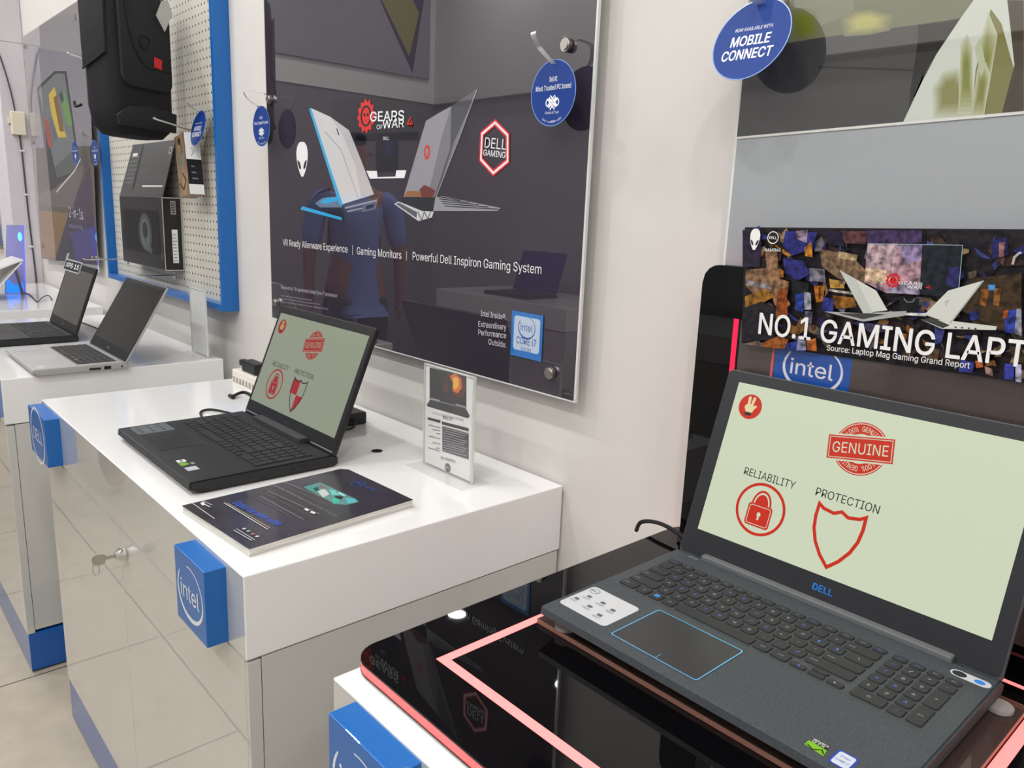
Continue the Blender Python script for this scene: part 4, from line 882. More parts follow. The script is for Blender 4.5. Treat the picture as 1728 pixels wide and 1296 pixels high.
A = Art(SIDE(-1.425), .0003); A.rect(-.43, -.40, .866, .872, MP((30, 30, 30))); A.rect(-.392, -.374, .865, .874, MP((20, 20, 20))); A.rect(-.348, -.343, .867, .872, MP((30, 30, 30))); A.build('ports', t)
A = Art(F, .0008); A.rect(-1.793, -1.436, .030, .233, off_m); A.build('screen', lid); A = Art(F, .0008); A.ctext('DELL', (-1.62, .015), .018, .006, M('logo_pale', (180, 182, 186), rough=.3), .02); A.build('badge', lid)
t, lid, F = laptop('laptop', 'black laptop with a label clipped to its lid, farthest on its cabinet', 'open display laptops', -2.325, -1.955, -.578, -.34, .86, .884, 20, .232, .007, (-2.31, -1.97, .03, .21), g7_m, g7_m, M('bezel_black', ()), .011, .016)
keyboard(t, -2.30, -1.975, -.47, -.36, .884, (g7k, keyleg, keyblue), False, False, -2.05, M('key_gap_dark', (60, 60, 62), rough=.5))
bm = B(); prism(bm, TOP(.884), rrect(-2.20, -2.09, -.568, -.485, .003), -.0002, .0004); obj('touchpad', bm, M('touchpad_black', ()), t)
A = Art(F, .0008); A.rect(-2.311, -1.969, .030, .211, M('screen_off_warm', (74, 68, 62), rough=.12, coat=.4)); A.build('screen', lid); A = Art(F, .0008); A.ctext('DELL', (-2.14, .015), .018, .006, M('logo_pale', ()), .02); A.build('badge', lid)
q = [(-2.3529,0.2349),(-2.1309,0.2293),(-2.0919,0.202),(-2.3145,0.2033)]
lc = thing('label_clip', tuple(F3(F, q[3][0], q[3][1])), 'small dark label clipped on the black laptop lid corner', 'label')
x0_, x1_ = q[0][0], q[1][0]; v0_, v1_ = .196, .240
bm = B(); prism(bm, F, rrect(x0_, x1_, v0_, v1_, .004), .0012, .0042); obj('holder', bm, M('clip_frame', (176, 180, 182), rough=.3), lc)
A = Art(F, .0043); A.poly(rrect(x0_ + .008, x1_ - .004, v0_ + .005, v1_ - .005, .002), MP((30, 36, 44))); A.text('XPS 15', (x0_ + .025, v0_ + .014), (x1_ - .02, v0_ + .014), .017, MP((236, 240, 244)), .05); A.build('lettering', lc)
bm = B(); prism(bm, F, rrect(x0_ - .004, x0_ + .012, v1_ - .003, v1_ + .02, .004), .001, .004); obj('clip', bm, M('clip_frame', ()), lc)
# ------------------------------------------------------------------ clear sign holders
def sign_holder(x0, x1, y, z0, z1, label, sheet=True):
    t = thing('sign_holder', ((x0 + x1) / 2, y, .86), label, 'sign holder', 'clear acrylic sign holders')
    bm = B(); box(bm, x0 - .014, x1 + .014, y - .030, y + .036, .8603, .8632, .0008); obj('base_plate', bm, clear, t)
    bm = B(); box(bm, x0, x1, y - .0005, y + .0018, .8634, z1, .0004); obj('front_leaf', bm, clear, t)
    bm = B(); box(bm, x0, x1, y + .0075, y + .0098, .8634, z1 - .002, .0004); obj('back_leaf', bm, clear, t)
    bm = B(); box(bm, x0, x1, y + .0019, y + .0074, z1 - .0025, z1, .0004); box(bm, x0 - .0008, x0 + .0008, y + .0019, y + .0074, .8634, z1); box(bm, x1 - .0008, x1 + .0008, y + .0019, y + .0074, .8634, z1)
    obj('edge_strip', bm, clear_edge, t)
    bm = B(); box(bm, x0 + .003, x1 - .004, y + .0036, y + .0044, .866, z1 - .004); s = obj('paper_insert', bm, paper, t)
    return t, s
t, s = sign_holder(-.244, -.098, -.142, .86, 1.058, 'clear sign holder with a printed laptop sheet beside the magazine')
A = Art(WALL(-.1385), .0001)
k1, k2, k3 = MP((24, 22, 26)), MP((66, 62, 66)), MP((120, 118, 122))
yq = 'y-0.1386'
A.poly([(-0.2298,1.0524),(-0.1204,1.0565),(-0.1179,0.998),(-0.228,0.9927)], MP((20, 17, 24)))
A.poly([(-0.1918,1.0147),(-0.1716,1.0494),(-0.1561,1.0565),(-0.132,1.0523),(-0.1211,1.034),(-0.1304,1.0138),(-0.151,1.014)], MP((92, 34, 16)))
A.poly([(-0.1725,1.0273),(-0.1663,1.0482),(-0.1526,1.055),(-0.1352,1.0474),(-0.1328,1.0317),(-0.1443,1.0197),(-0.1582,1.0213)], MP((226, 110, 28)))
A.poly([(-0.1622,1.0337),(-0.1558,1.0479),(-0.1437,1.048),(-0.1414,1.0333),(-0.1514,1.0248)], MP((246, 186, 64)))
A.poly([(-0.1801,1.0391),(-0.168,1.0468),(-0.1571,1.0368),(-0.1601,1.0253),(-0.1544,1.0133),(-0.1681,1.0039),(-0.179,1.0083),(-0.1707,1.0243)], MP((26, 16, 16)))
for a, c in ([(-0.2243,0.9946),(-0.1966,0.9958)], [(-0.1487,0.9991),(-0.1196,0.9998)]): A.line([a, c], .0016, MP((200, 198, 198)))
A.poly([(-0.2261,0.9919),(-0.1195,0.9976),(-0.1073,0.9863),(-0.1121,0.9809),(-0.2332,0.9767),(-0.2371,0.9793)], MP((40, 38, 42)))
A.line([(-0.2352,0.9786),(-0.1105,0.9834)], .0016, MP((16, 16, 18)))
p = [(-0.2197,0.9658),(-0.1252,0.9724),(-0.1846,0.964),(-0.1561,0.9659)]; A.text('A WHOLE NEW WORLD OF POWER', p[0], p[1], .0045, MP((160, 158, 160))); A.text('DELL G7', p[2], p[3], .0055, k2, .02)
A.poly([(-0.2326,0.956),(-0.1926,0.9593),(-0.1924,0.9537),(-0.2325,0.9514)], k1); A.poly([(-0.188,0.9581),(-0.1096,0.9635),(-0.1093,0.9575),(-0.1878,0.9525)], k1)
A.poly([(-0.1868,0.9493),(-0.1092,0.9543),(-0.107,0.9059),(-0.1852,0.9017)], MP((70, 62, 70)))
A.poly([(-0.1653,0.9284),(-0.1311,0.949),(-0.1091,0.9521),(-0.108,0.9283),(-0.1352,0.9247)], MP((40, 34, 42)))
for k in range(10):
    a, c = [(-0.184,0.9465),(-0.1124,0.9513)]; a2, c2 = [(-0.1825,0.9046),(-0.1157,0.9097)]; f_ = k / 9
    L0 = (a[0], a[1] + (a2[1] - a[1]) * f_); L1 = (c[0] - .004 * (k % 3), c[1] + (c2[1] - c[1]) * f_ * .96); A.line([L0, L1], .0009, MP((190, 186, 190)))
for k, yy in enumerate((717, 722, 727, 736, 745, 752, 757)):
    a, c = [(-0.2284,0.9419),(-0.1921,0.9446)]; dz = (yy - 717) * -.00112; A.line([(a[0] + .012 * (k % 3), a[1] + dz), (c[0], c[1] + dz)], .0014, k3)
p = [(-0.1892,0.8856),(-0.1443,0.8897)]; A.text('IN SERIES', p[0], p[1], .005, MP((90, 88, 92)), .01); q = [(-0.1669,0.8743)][0]
A.poly(ell(q[0], q[1], .0085, .0085, 24), MP((96, 94, 98))); A.ctext('DELL', q, .011, .0035, paper, .02)
A.build('sheet_print', s)
sign_holder(-1.604, -1.478, -.086, .86, 1.07, 'empty clear sign holder standing beside the silver laptop')

# ------------------------------------------------------------------ magazine
mz = .8735
c = [(-0.2598,-0.5866),(-0.275,-0.3001),(-0.2642,-0.2906),(-0.1684,-0.2861),(-0.0717,-0.2827),(-0.0492,-0.5705)]
t = thing('magazine', (-.16, -.45, .86), 'black covered magazine lying on the white cabinet corner', 'magazine')
ctr = Vector((sum(p[0] for p in c) / 6, sum(p[1] for p in c) / 6))
sc_ = lambda k: [tuple(ctr + (Vector(p) - ctr) * k) for p in c]
bm = B(); prism(bm, TOP(0), sc_(.996), .8602, .8632); obj('back_cover', bm, MP((206, 206, 200)), t)
bm = B(); prism(bm, TOP(0), sc_(.993), .8634, .8725); pgs = obj('page_block', bm, noise_tint(M('page_edges', (225, 223, 214), rough=.7), (196, 194, 186), (236, 234, 228), 900, stretch=(.02, .02, 1)), t)
cov = noise_tint(M('cover_black', (36, 33, 42), rough=.28, coat=.25), (30, 28, 34), (50, 45, 60), 9)
bm = B(); prism(bm, TOP(0), sc_(1.0), .8727, .8735); cv = obj('front_cover', bm, cov, t)
A = Art(TOP(.8735), .00012)
gy, lb = MP((140, 136, 146)), MP((52, 96, 196))
A.poly([(-0.2268,-0.3983),(-0.2318,-0.3648),(-0.1969,-0.3615),(-0.1283,-0.3565),(-0.1136,-0.3587),(-0.1139,-0.3812),(-0.1265,-0.3942)], MP((88, 132, 132)))
for pts, col in (([(-0.2257,-0.3967),(-0.227,-0.3785),(-0.1978,-0.3775),(-0.1902,-0.3958)], (60, 140, 136)), ([(-0.1985,-0.3881),(-0.1987,-0.3738),(-0.1719,-0.3797),(-0.1636,-0.3961)], (184, 192, 186)), ([(-0.1916,-0.3688),(-0.1809,-0.3637),(-0.1581,-0.37),(-0.1648,-0.3793)], (104, 188, 172)), ([(-0.1505,-0.3872),(-0.1544,-0.3742),(-0.13,-0.3859),(-0.131,-0.396)], (50, 176, 150)),
    ([(-0.143,-0.3677),(-0.1283,-0.3565),(-0.1136,-0.3631),(-0.1167,-0.3764)], (84, 168, 178)), ([(-0.2212,-0.3705),(-0.2015,-0.3678),(-0.1961,-0.3752),(-0.2131,-0.3792)], (120, 96, 84)), ([(-0.1626,-0.3762),(-0.1488,-0.3665),(-0.1393,-0.3763),(-0.1496,-0.3813)], (36, 40, 44)), ([(-0.1726,-0.3617),(-0.1514,-0.3607),(-0.1488,-0.3665),(-0.1664,-0.3675)], (150, 200, 196)), ([(-0.2126,-0.3883),(-0.2131,-0.3792),(-0.1956,-0.3842),(-0.1971,-0.391)], (30, 60, 60))): A.poly(pts, MP(col))
q = [(-0.1876,-0.3156)][0]
A.ring(ell(*q, .0125, .0125, 30), ell(*q, .0112, .0112, 30), MP((60, 90, 170))); A.text('DELL', *[(-0.1949,-0.3182),(-0.1783,-0.3153)], .006, lb, .02); A.text('Gaming', *[(-0.1679,-0.3158),(-0.1439,-0.312)], .006, lb, .01)
A.line([(-0.2358,-0.3283),(-0.2356,-0.2952)], .0007, MP((86, 82, 100)))
p = [(-0.2573,-0.441),(-0.1554,-0.4297),(-0.263,-0.4341),(-0.0857,-0.4182)]
A.text('WHERE POWER MEETS PLAY ON THE GO', *[(-0.2603,-0.4353),(-0.081,-0.4198)], .0045, gy, .01)
for k in range(7):
    a0, b0 = [(-0.2612,-0.4264),(-0.1142,-0.4074)]; d = Vector((b0[0] - a0[0], b0[1] - a0[1])); nn = Vector((-d.y, d.x)).normalized()
for k, (a, b_) in enumerate(([(-0.2261,-0.4737),(-0.0988,-0.4639)], [(-0.2354,-0.4634),(-0.0957,-0.4478)], [(-0.2423,-0.4541),(-0.1031,-0.4339)], [(-0.2589,-0.4233),(-0.1319,-0.406)], [(-0.2663,-0.4133),(-0.1711,-0.3974)], [(-0.2159,-0.4823),(-0.1208,-0.4741)])):
    A.line([a, b_], .0013, (gy, MP((96, 92, 102)))[k % 2])
A.poly([(-0.1378,-0.4399),(-0.1279,-0.4389),(-0.1251,-0.4434),(-0.1349,-0.4444)], MP((226, 226, 224))); A.poly([(-0.1214,-0.4383),(-0.1111,-0.4367),(-0.1084,-0.4411),(-0.1186,-0.4428)], MP((226, 226, 224)))
A.text('Explore the power within', *[(-0.2224,-0.5222),(-0.0997,-0.507)], .014, MP((62, 96, 200)), .012)
for (a, b_), cc in (([(-0.2267,-0.528),(-0.0966,-0.5177)], (176, 160, 128)), ([(-0.2323,-0.5315),(-0.0946,-0.5222)], (214, 212, 208))): A.line([a, b_], .0014, MP(cc))
A.line([(-0.2578,-0.571),(-0.1778,-0.5677)], .0012, MP((214, 212, 208)))
A.poly([(-0.251,-0.5616),(-0.2558,-0.5551),(-0.2413,-0.5569),(-0.2391,-0.5623)], MP((220, 220, 218))); A.line([(-0.2583,-0.5542),(-0.2331,-0.5498)], .0022, MP((150, 148, 152))); A.line([(-0.2419,-0.5576),(-0.228,-0.5555)], .0025, MP((190, 188, 190)))
A.line([(-0.1214,-0.5622),(-0.0709,-0.5568)], .0012, MP((206, 204, 204))); A.line([(-0.123,-0.5571),(-0.0704,-0.5527)], .0010, MP((206, 204, 204)))
for q, cc in zip([(-0.1166,-0.5484),(-0.105,-0.5472),(-0.0911,-0.5462),(-0.0799,-0.545)], ((200, 200, 200), (140, 176, 150), (196, 110, 106), (200, 196, 200))): A.poly(ell(q[0], q[1], .0028, .0028, 10), MP(cc))
A.build('cover_print', cv)

# ------------------------------------------------------------------ power bricks and leads on the keyed cabinet
t = thing('power_adapter', (-.63, -.115, .86), 'black power brick behind the black gaming laptop', 'power adapter')
bm = B(); box(bm, -.70, -.552, -.146, -.076, .8605, .888, .003); obj('brick', bm, black_pl, t)
cab_m = M('cable_black', (18, 18, 19), rough=.5)
bm = B(); tube(bm, spline([(-.552, -.112, .874), (-.535, -.116, .872), (-.520, -.135, .866), (-.530, -.175, .8632), (-.56, -.20, .8632), (-.60, -.205, .8632)], 7), .0027, 8); tube(bm, spline([(-.552, -.125, .87), (-.54, -.14, .866), (-.55, -.17, .8632), (-.585, -.187, .8632)], 6), .0022, 8)
obj('lead', bm, cab_m, t, smooth=True)
t = thing('charging_cable', (-.80, -.25, .8635), 'thick black cable looping behind the left of the black gaming laptop', 'cable')
bm = B(); q = [(-0.9304,-0.23),(-0.927,-0.1889),(-0.928,-0.1414)]
tube(bm, spline([(q[0][0], q[0][1], .866), (q[1][0] - .02, q[1][1] + .0, .868), (-.80, -.2, .8675), (-.72, -.17, .866), (-.655, -.149, .8655)], 7), .0042, 8); obj('lead', bm, cab_m, t, smooth=True)
bm = B(); cyl(bm, (q[0][0] - .004, q[0][1], .866), (1, .1, 0), .0052, .02, 14, bev=.001); obj('plug', bm, black_pl, t, smooth=True)
t = thing('charging_cable', (-.77, -.33, .863), 'thin black cable bent flat at the left side of the black gaming laptop', 'cable')
bm = B(); tube(bm, spline([(-.735, -.288, .866), (-.768, -.293, .8655), (-.80, -.300, .865), (-.838, -.312, .864), (-.848, -.328, .8635), (-.832, -.345, .8632), (-.78, -.36, .8632), (-.735, -.372, .866)], 7), .0028, 8); obj('lead', bm, cab_m, t, smooth=True)
t = thing('power_strip', (-1.0, -.11, .86), 'white ribbed power strip at the back of the white cabinet', 'power strip')
bm = B(); box(bm, -1.125, -.88, -.15, -.095, .8602, .895, .003); obj('body', bm, M('strip_white', (222, 216, 206), rough=.5), t)
for k in range(12):
    bm = B(); box(bm, -1.115 + .02 * k, -1.106 + .02 * k, -.1512, -.1495, .863, .876); obj('vent', bm, M('strip_vent', (150, 144, 134), rough=.6), t)
t = thing('wall_plug', (-1.07, -.12, .895), 'black plug standing in the white power strip', 'plug')
bm = B(); box(bm, -1.085, -1.0, -.14, -.105, .8953, .925, .004); box(bm, -1.12, -1.085, -.132, -.112, .904, .92, .003); obj('plug_body', bm, black_pl, t)

# ------------------------------------------------------------------ lit black acrylic stand
t = thing('display_stand', (.554, -.3, .86), 'glossy black stand with red light lines under the slate laptop', 'display stand')
BX0, BX1, BY0, BY1 = .2635, .8445, -.597, -.008
def outl(i): return rrect(BX0 + i, BX1 - i, BY0 + i, BY1 - (i if i > 0 else 0), .032 - i, 7)
bm = B(); prism(bm, TOP(0), outl(.002), .8602, .8628); obj('clear_foot_layer', bm, clear_edge, t)
bm = B(); prism(bm, TOP(0), outl(.0), .8630, .8645); obj('lower_board', bm, black_gl, t)
bm = B(); prism(bm, TOP(0), outl(.0006), .8646, .8745); obj('led_edge_band', bm, led_red, t, label='glowing red edge band')
bm = B(); prism(bm, TOP(0), outl(.0), .8746, .877, bev=.0007); top_o = obj('top_board', bm, black_gl, t)
A = Art(TOP(.877), .0002); lx0, lx1, ly0, ly1, lw = .3305, .7785, -.5325, -.083, .0115
A.ring([(lx0, ly0), (lx1, ly0), (lx1, ly1), (lx0, ly1)], [(lx0 + lw, ly0 + lw), (lx1 - lw, ly0 + lw), (lx1 - lw, ly1 - lw * .6), (lx0 + lw, ly1 - lw * .6)], led_pink)
A.build('led_line', top_o, 'glowing red rectangular line')
PZ1 = 1.2805
pan = [(.2895 + x, z) for x, z in ((0, .8775), (0, PZ1 - .026), (.003, PZ1 - .0135), (.0095, PZ1 - .0055), (.0175, PZ1 - .0012), (.026, PZ1))]
pan = pan + [(2 * .564 - x, z) for x, z in pan[::-1]]
bm = B(); prism(bm, WALL(0), pan, .0465, .052); bp = obj('back_panel', bm, black_gl, t)
bm = B(); prism(bm, WALL(0), [(.564 + (x - .564) * .998, z - .0008) for x, z in pan], .0375, .0462); obj('led_edge_band', bm, led_red, t, label='glowing red edge band')
bm = B(); prism(bm, WALL(0), pan, .034, .0373); obj('rear_board', bm, black_gl, t)
A = Art(WALL(-.052), .0002); lt_ = [(0.3489,1.2109),(0.352,1.161)]; A.line([(lt_[1][0], .885), (lt_[0][0], lt_[0][1])], .0075, led_deep); A.line([(.7805, .885), (.7805, 1.2066)], .0075, led_deep); A.build('led_line', bp, 'glowing red upright line')
A = Art(WALL(-.05202), .0002); A.rect(.357, .7755, .905, 1.21, M('inset_bronze', (74, 64, 62), rough=.06, coat=.6, coat_ior=1.6)); A.build('inset_plate', bp, 'brownish mirror-like inset plate')
A = Art(WALL(-.05205), .0002); tl_ = [(0.4117,1.1801),(0.5122,1.146)]; A.rect(tl_[0][0], tl_[1][0], tl_[0][1] - .09, tl_[0][1] + .012, M('tile_print_blue', (34, 78, 160), rough=.15, coat=.5)); A.rect(tl_[0][0] - .005, tl_[0][0] - .002, tl_[0][1] - .09, tl_[0][1] + .012, M('tile_rim_lit', (214, 96, 110), rough=.2)); chip_ring(A, [(0.4631,1.1608)][0], .040, .031, M('tile_print_white', (214, 214, 222), rough=.15), 'intel', .015); A.build('logo_tile', bp, 'blue square with a white ringed word')  # pink rim line paints in the lit edge of the tile
# clear slab and disc feet between stand and laptop
t = thing('riser_plate', (.554, -.26, .877), 'clear acrylic plate on the black stand beneath the slate laptop', 'riser plate')
bm = B(); prism(bm, TOP(0), rrect(.343, .7655, -.397, -.131, .0015, 2), .8774, .8826, bev=-.0004); obj('plate', bm, thin_clear('riser_acrylic', (226, 196, 188), 1.0, .06), t)
edge_m = M('riser_edge_lit', (150, 106, 92), rough=.25)  # LED glow in the acrylic edge painted as plain brown, no emission
for e_ in ((.343, .7655, -.3976, -.3968), (.343, .7655, -.1312, -.1304), (.3424, .3432, -.397, -.131), (.7653, .7661, -.397, -.131)):
    bm = B(); box(bm, *e_, .8775, .8826); obj('lit_tint_edge', bm, edge_m, t, label='plate edge tinted brown for the red light in it')
for q in ((.3775, -.386), (.744, -.386), (.3775, -.150), (.7475, -.158)):
    bm = B(); cyl(bm, (q[0], q[1], .8853), (0, 0, 1), .0125, .0052, 28, bev=.0008); obj('disc_foot', bm, thin_clear('disc_acrylic', (232, 226, 222), 1.0, .35), t, smooth=True)
# promotional card on the stand's back panel
t = thing('promo_card', (.554, -.03, 1.18), 'NO.1 GAMING LAPTOPS card on the black back panel behind the slate laptop', 'card')
cq = [(0.3611,1.18),(0.6923,1.1878),(0.6677,1.3425),(0.3484,1.3322)]
bm = B(); prism(bm, WALL(0), [cq[0], (.782, cq[0][1] + (cq[1][1] - cq[0][1]) * (.782 - cq[0][0]) / (cq[1][0] - cq[0][0])), (.782, cq[3][1] + (cq[2][1] - cq[3][1]) * (.782 - cq[3][0]) / (cq[2][0] - cq[3][0])), cq[3]], .0526, .0538); obj('card', bm, MP((34, 32, 40)), t)
A = Art(WALL(-.0538), .0001)
def CI(col):
    nm = 'card_ink_%d_%d_%d' % col
    return _m[nm] if nm in _m else noise_tint(M(nm, col, rough=.35, spec=.35), tuple(int(c * .5) for c in col), tuple(min(255, int(c * 1.1 + 4)) for c in col), 130, detail=5)
def Q(pts, col): A.poly(pts, CI(col))
Q([(0.3485,1.3303),(0.668,1.3413),(0.6923,1.1881),(0.3616,1.1805)], (36, 30, 36))
_pal = [(40, 44, 110), (120, 84, 40), (60, 44, 40), (150, 120, 90), (34, 30, 44), (90, 60, 60), (60, 66, 130), (150, 96, 36), (30, 28, 34), (110, 108, 122), (80, 70, 50)]
rg = random.Random(11)
for k in range(330):
    cx_, cz_ = rg.uniform(.365, .77), rg.uniform(1.195, 1.325); a_ = rg.uniform(0, 6.28); rr_ = rg.uniform(.002, .008); el_ = rg.uniform(1, 2.6)
    pts_ = []
    for q_ in range(rg.choice((3, 4, 5))):
        b_ = q_ * 6.283 / 5 + rg.uniform(0, .8); px_, pz_ = rr_ * el_ * math.cos(b_), rr_ * math.sin(b_)
        pts_.append((cx_ + px_ * math.cos(a_) - pz_ * math.sin(a_), cz_ + px_ * math.sin(a_) + pz_ * math.cos(a_)))
    try: Q(pts_, _pal[rg.randrange(len(_pal))])
    except Exception: pass
Q([(0.3495,1.3288),(0.3771,1.3299),(0.381,1.2832),(0.3551,1.2813)], (44, 36, 58)); Q([(0.385,1.3062),(0.402,1.3035),(0.4095,1.2704),(0.4228,1.2678),(0.4222,1.2339),(0.4071,1.236),(0.393,1.2689)], (150, 112, 80)); Q([(0.3609,1.2778),(0.3913,1.2825),(0.4033,1.2531),(0.375,1.2472),(0.3614,1.2584)], (136, 104, 78))
Q([(0.3615,1.2647),(0.3939,1.2614),(0.4013,1.256),(0.3632,1.2586)], (140, 136, 140)); Q([(0.3632,1.2429),(0.3905,1.2549),(0.4057,1.2473),(0.3656,1.2227)], (150, 104, 34)); Q([(0.4081,1.2551),(0.4205,1.2609),(0.4266,1.2253),(0.4107,1.2203)], (146, 72, 30)); Q([(0.3616,1.2269),(0.3881,1.2393),(0.4092,1.2324),(0.4125,1.1928),(0.365,1.1827)], (36, 34, 40))
Q([(0.4102,1.3298),(0.4524,1.3302),(0.4489,1.31),(0.422,1.2996),(0.4092,1.3121)], (40, 46, 120)); Q([(0.4245,1.3304),(0.4398,1.3325),(0.4403,1.3167),(0.4273,1.3204)], (150, 130, 150)); Q([(0.4112,1.2959),(0.4385,1.2949),(0.4498,1.2797),(0.4338,1.2695),(0.4166,1.2785)], (44, 44, 116)); Q([(0.4256,1.2718),(0.4497,1.268),(0.4497,1.2445),(0.4315,1.25)], (26, 28, 30))
Q([(0.4473,1.2868),(0.4671,1.2869),(0.4707,1.2714),(0.4509,1.2711)], (120, 116, 128)); Q([(0.438,1.3108),(0.4463,1.3185),(0.4502,1.3),(0.4408,1.3008)], (186, 120, 36)); Q([(0.4097,1.3077),(0.4218,1.3011),(0.419,1.2979),(0.4086,1.3032)], (176, 116, 40)); Q([(0.4562,1.2657),(0.4698,1.267),(0.4707,1.2482),(0.4619,1.2458)], (176, 104, 24)); Q([(0.4625,1.2648),(0.4655,1.2651),(0.4666,1.2507),(0.4644,1.2505)], (110, 52, 20))
Q([(0.4343,1.2533),(0.4451,1.2558),(0.4465,1.2323),(0.4352,1.2339)], (40, 64, 150)); Q([(0.4449,1.2573),(0.4535,1.2567),(0.457,1.2364),(0.4477,1.2354)], (150, 154, 166)); Q([(0.4495,1.2341),(0.4589,1.2337),(0.4592,1.219),(0.4481,1.2205)], (96, 92, 110)); Q([(0.47,1.254),(0.4838,1.2511),(0.4846,1.2339),(0.4707,1.2366)], (44, 50, 130))
Q([(0.458,1.3105),(0.4968,1.3059),(0.5205,1.2869),(0.5189,1.273),(0.4862,1.277),(0.4638,1.2895)], (126, 100, 76)); Q([(0.4612,1.332),(0.4833,1.3315),(0.4884,1.3151),(0.4662,1.3167)], (30, 26, 50)); Q([(0.4816,1.3328),(0.5125,1.3341),(0.5132,1.3192),(0.4878,1.3193)], (92, 56, 58)); Q([(0.5124,1.3348),(0.5724,1.3373),(0.5744,1.3232),(0.5144,1.3207)], (70, 52, 92))
Q([(0.4746,1.276),(0.4895,1.2745),(0.4949,1.2665),(0.4775,1.2648)], (196, 148, 66)); Q([(0.4762,1.264),(0.5055,1.2626),(0.5052,1.2597),(0.4765,1.2611)], (196, 186, 176)); Q([(0.4816,1.2566),(0.5092,1.2566),(0.5121,1.2457),(0.4881,1.2415)], (140, 92, 30)); Q([(0.4819,1.3091),(0.5052,1.3064),(0.5047,1.2995),(0.483,1.3008)], (186, 164, 120))
# monitor in the print
Q([(0.5152,1.32),(0.5751,1.3226),(0.5801,1.2674),(0.5439,1.2657),(0.5172,1.2756)], (176, 138, 150)); Q([(0.5152,1.32),(0.5491,1.3219),(0.548,1.2925),(0.5181,1.2936)], (188, 160, 168)); Q([(0.5168,1.2935),(0.5403,1.2912),(0.5482,1.2824),(0.5359,1.2745),(0.5177,1.277)], (222, 190, 160)); Q([(0.5492,1.3212),(0.5751,1.3226),(0.5759,1.3045),(0.5587,1.3)], (146, 128, 168)); Q([(0.5423,1.2765),(0.5791,1.2785),(0.5801,1.2674),(0.5472,1.2661)], (150, 142, 166))
Q([(0.5751,1.3226),(0.6159,1.3236),(0.6202,1.2683),(0.5801,1.2674)], (30, 36, 44)); Q([(0.6061,1.299),(0.6165,1.301),(0.6189,1.2771),(0.6052,1.2809)], (44, 42, 96)); A.line([(0.5152,1.32),(0.6159,1.3236),(0.6191,1.2758)], .0007, MP((140, 170, 176)))
A.line([(0.5389,1.2625),(0.6192,1.2675)], .001, MP((20, 20, 24))); Q([(0.5596,1.2619),(0.5806,1.2635),(0.5811,1.2475),(0.5605,1.2465)], (26, 26, 30)); A.line([(0.5642,1.2617),(0.568,1.2581),(0.5737,1.2587),(0.5763,1.263)], .001, MP((130, 130, 134))); Q([(0.5482,1.2443),(0.5917,1.2482),(0.5909,1.2447),(0.5526,1.2421)], (206, 206, 200))
gc = [(0.5497,1.2805)][0]; gear_mark(A, gc, .0085, MP((206, 34, 40)), MP((90, 20, 24)))
p = [(0.5562,1.2771),(0.5817,1.2774),(0.5658,1.2733),(0.5817,1.2735),(0.5859,1.2746),(0.5909,1.2747)]; A.text('GEARS', p[0], p[1], .0034, MP((236, 232, 234)), .03); A.text('WAR', p[2], p[3], .0034, MP((236, 232, 234)), .03); A.text('4', p[4], p[5], .004, MP((206, 40, 44)), .05)
# right side of the print
Q([(0.6275,1.2893),(0.6746,1.2994),(0.6841,1.2396),(0.6635,1.2393),(0.6208,1.2568)], (62, 48, 30)); Q([(0.6415,1.3311),(0.6552,1.3342),(0.6602,1.3164),(0.6467,1.3119)], (36, 38, 96)); Q([(0.6497,1.3279),(0.6549,1.3294),(0.6561,1.3149),(0.6519,1.3135)], (150, 104, 96)); A.line([(0.6654,1.3071),(0.6659,1.3144),(0.6694,1.3188),(0.6714,1.3195)], .0022, MP((176, 166, 160)))
Q([(0.6405,1.2792),(0.6481,1.2812),(0.6476,1.2624),(0.6419,1.263)], (140, 88, 34)); Q([(0.6525,1.2816),(0.659,1.2822),(0.6597,1.2638),(0.6541,1.2644)], (140, 92, 40)); Q([(0.6464,1.2847),(0.653,1.2854),(0.6529,1.2792),(0.6478,1.2793)], (60, 130, 190)); Q([(0.6659,1.2595),(0.6763,1.262),(0.679,1.2377),(0.6693,1.2376)], (44, 60, 150)); Q([(0.6329,1.2544),(0.6417,1.2567),(0.6431,1.248),(0.6353,1.2457)], (40, 48, 120)); Q([(0.6648,1.2594),(0.6689,1.2611),(0.6691,1.2525),(0.6654,1.252)], (190, 96, 30)); Q([(0.6761,1.2632),(0.6803,1.2636),(0.6847,1.236),(0.678,1.2375)], (150, 150, 166))
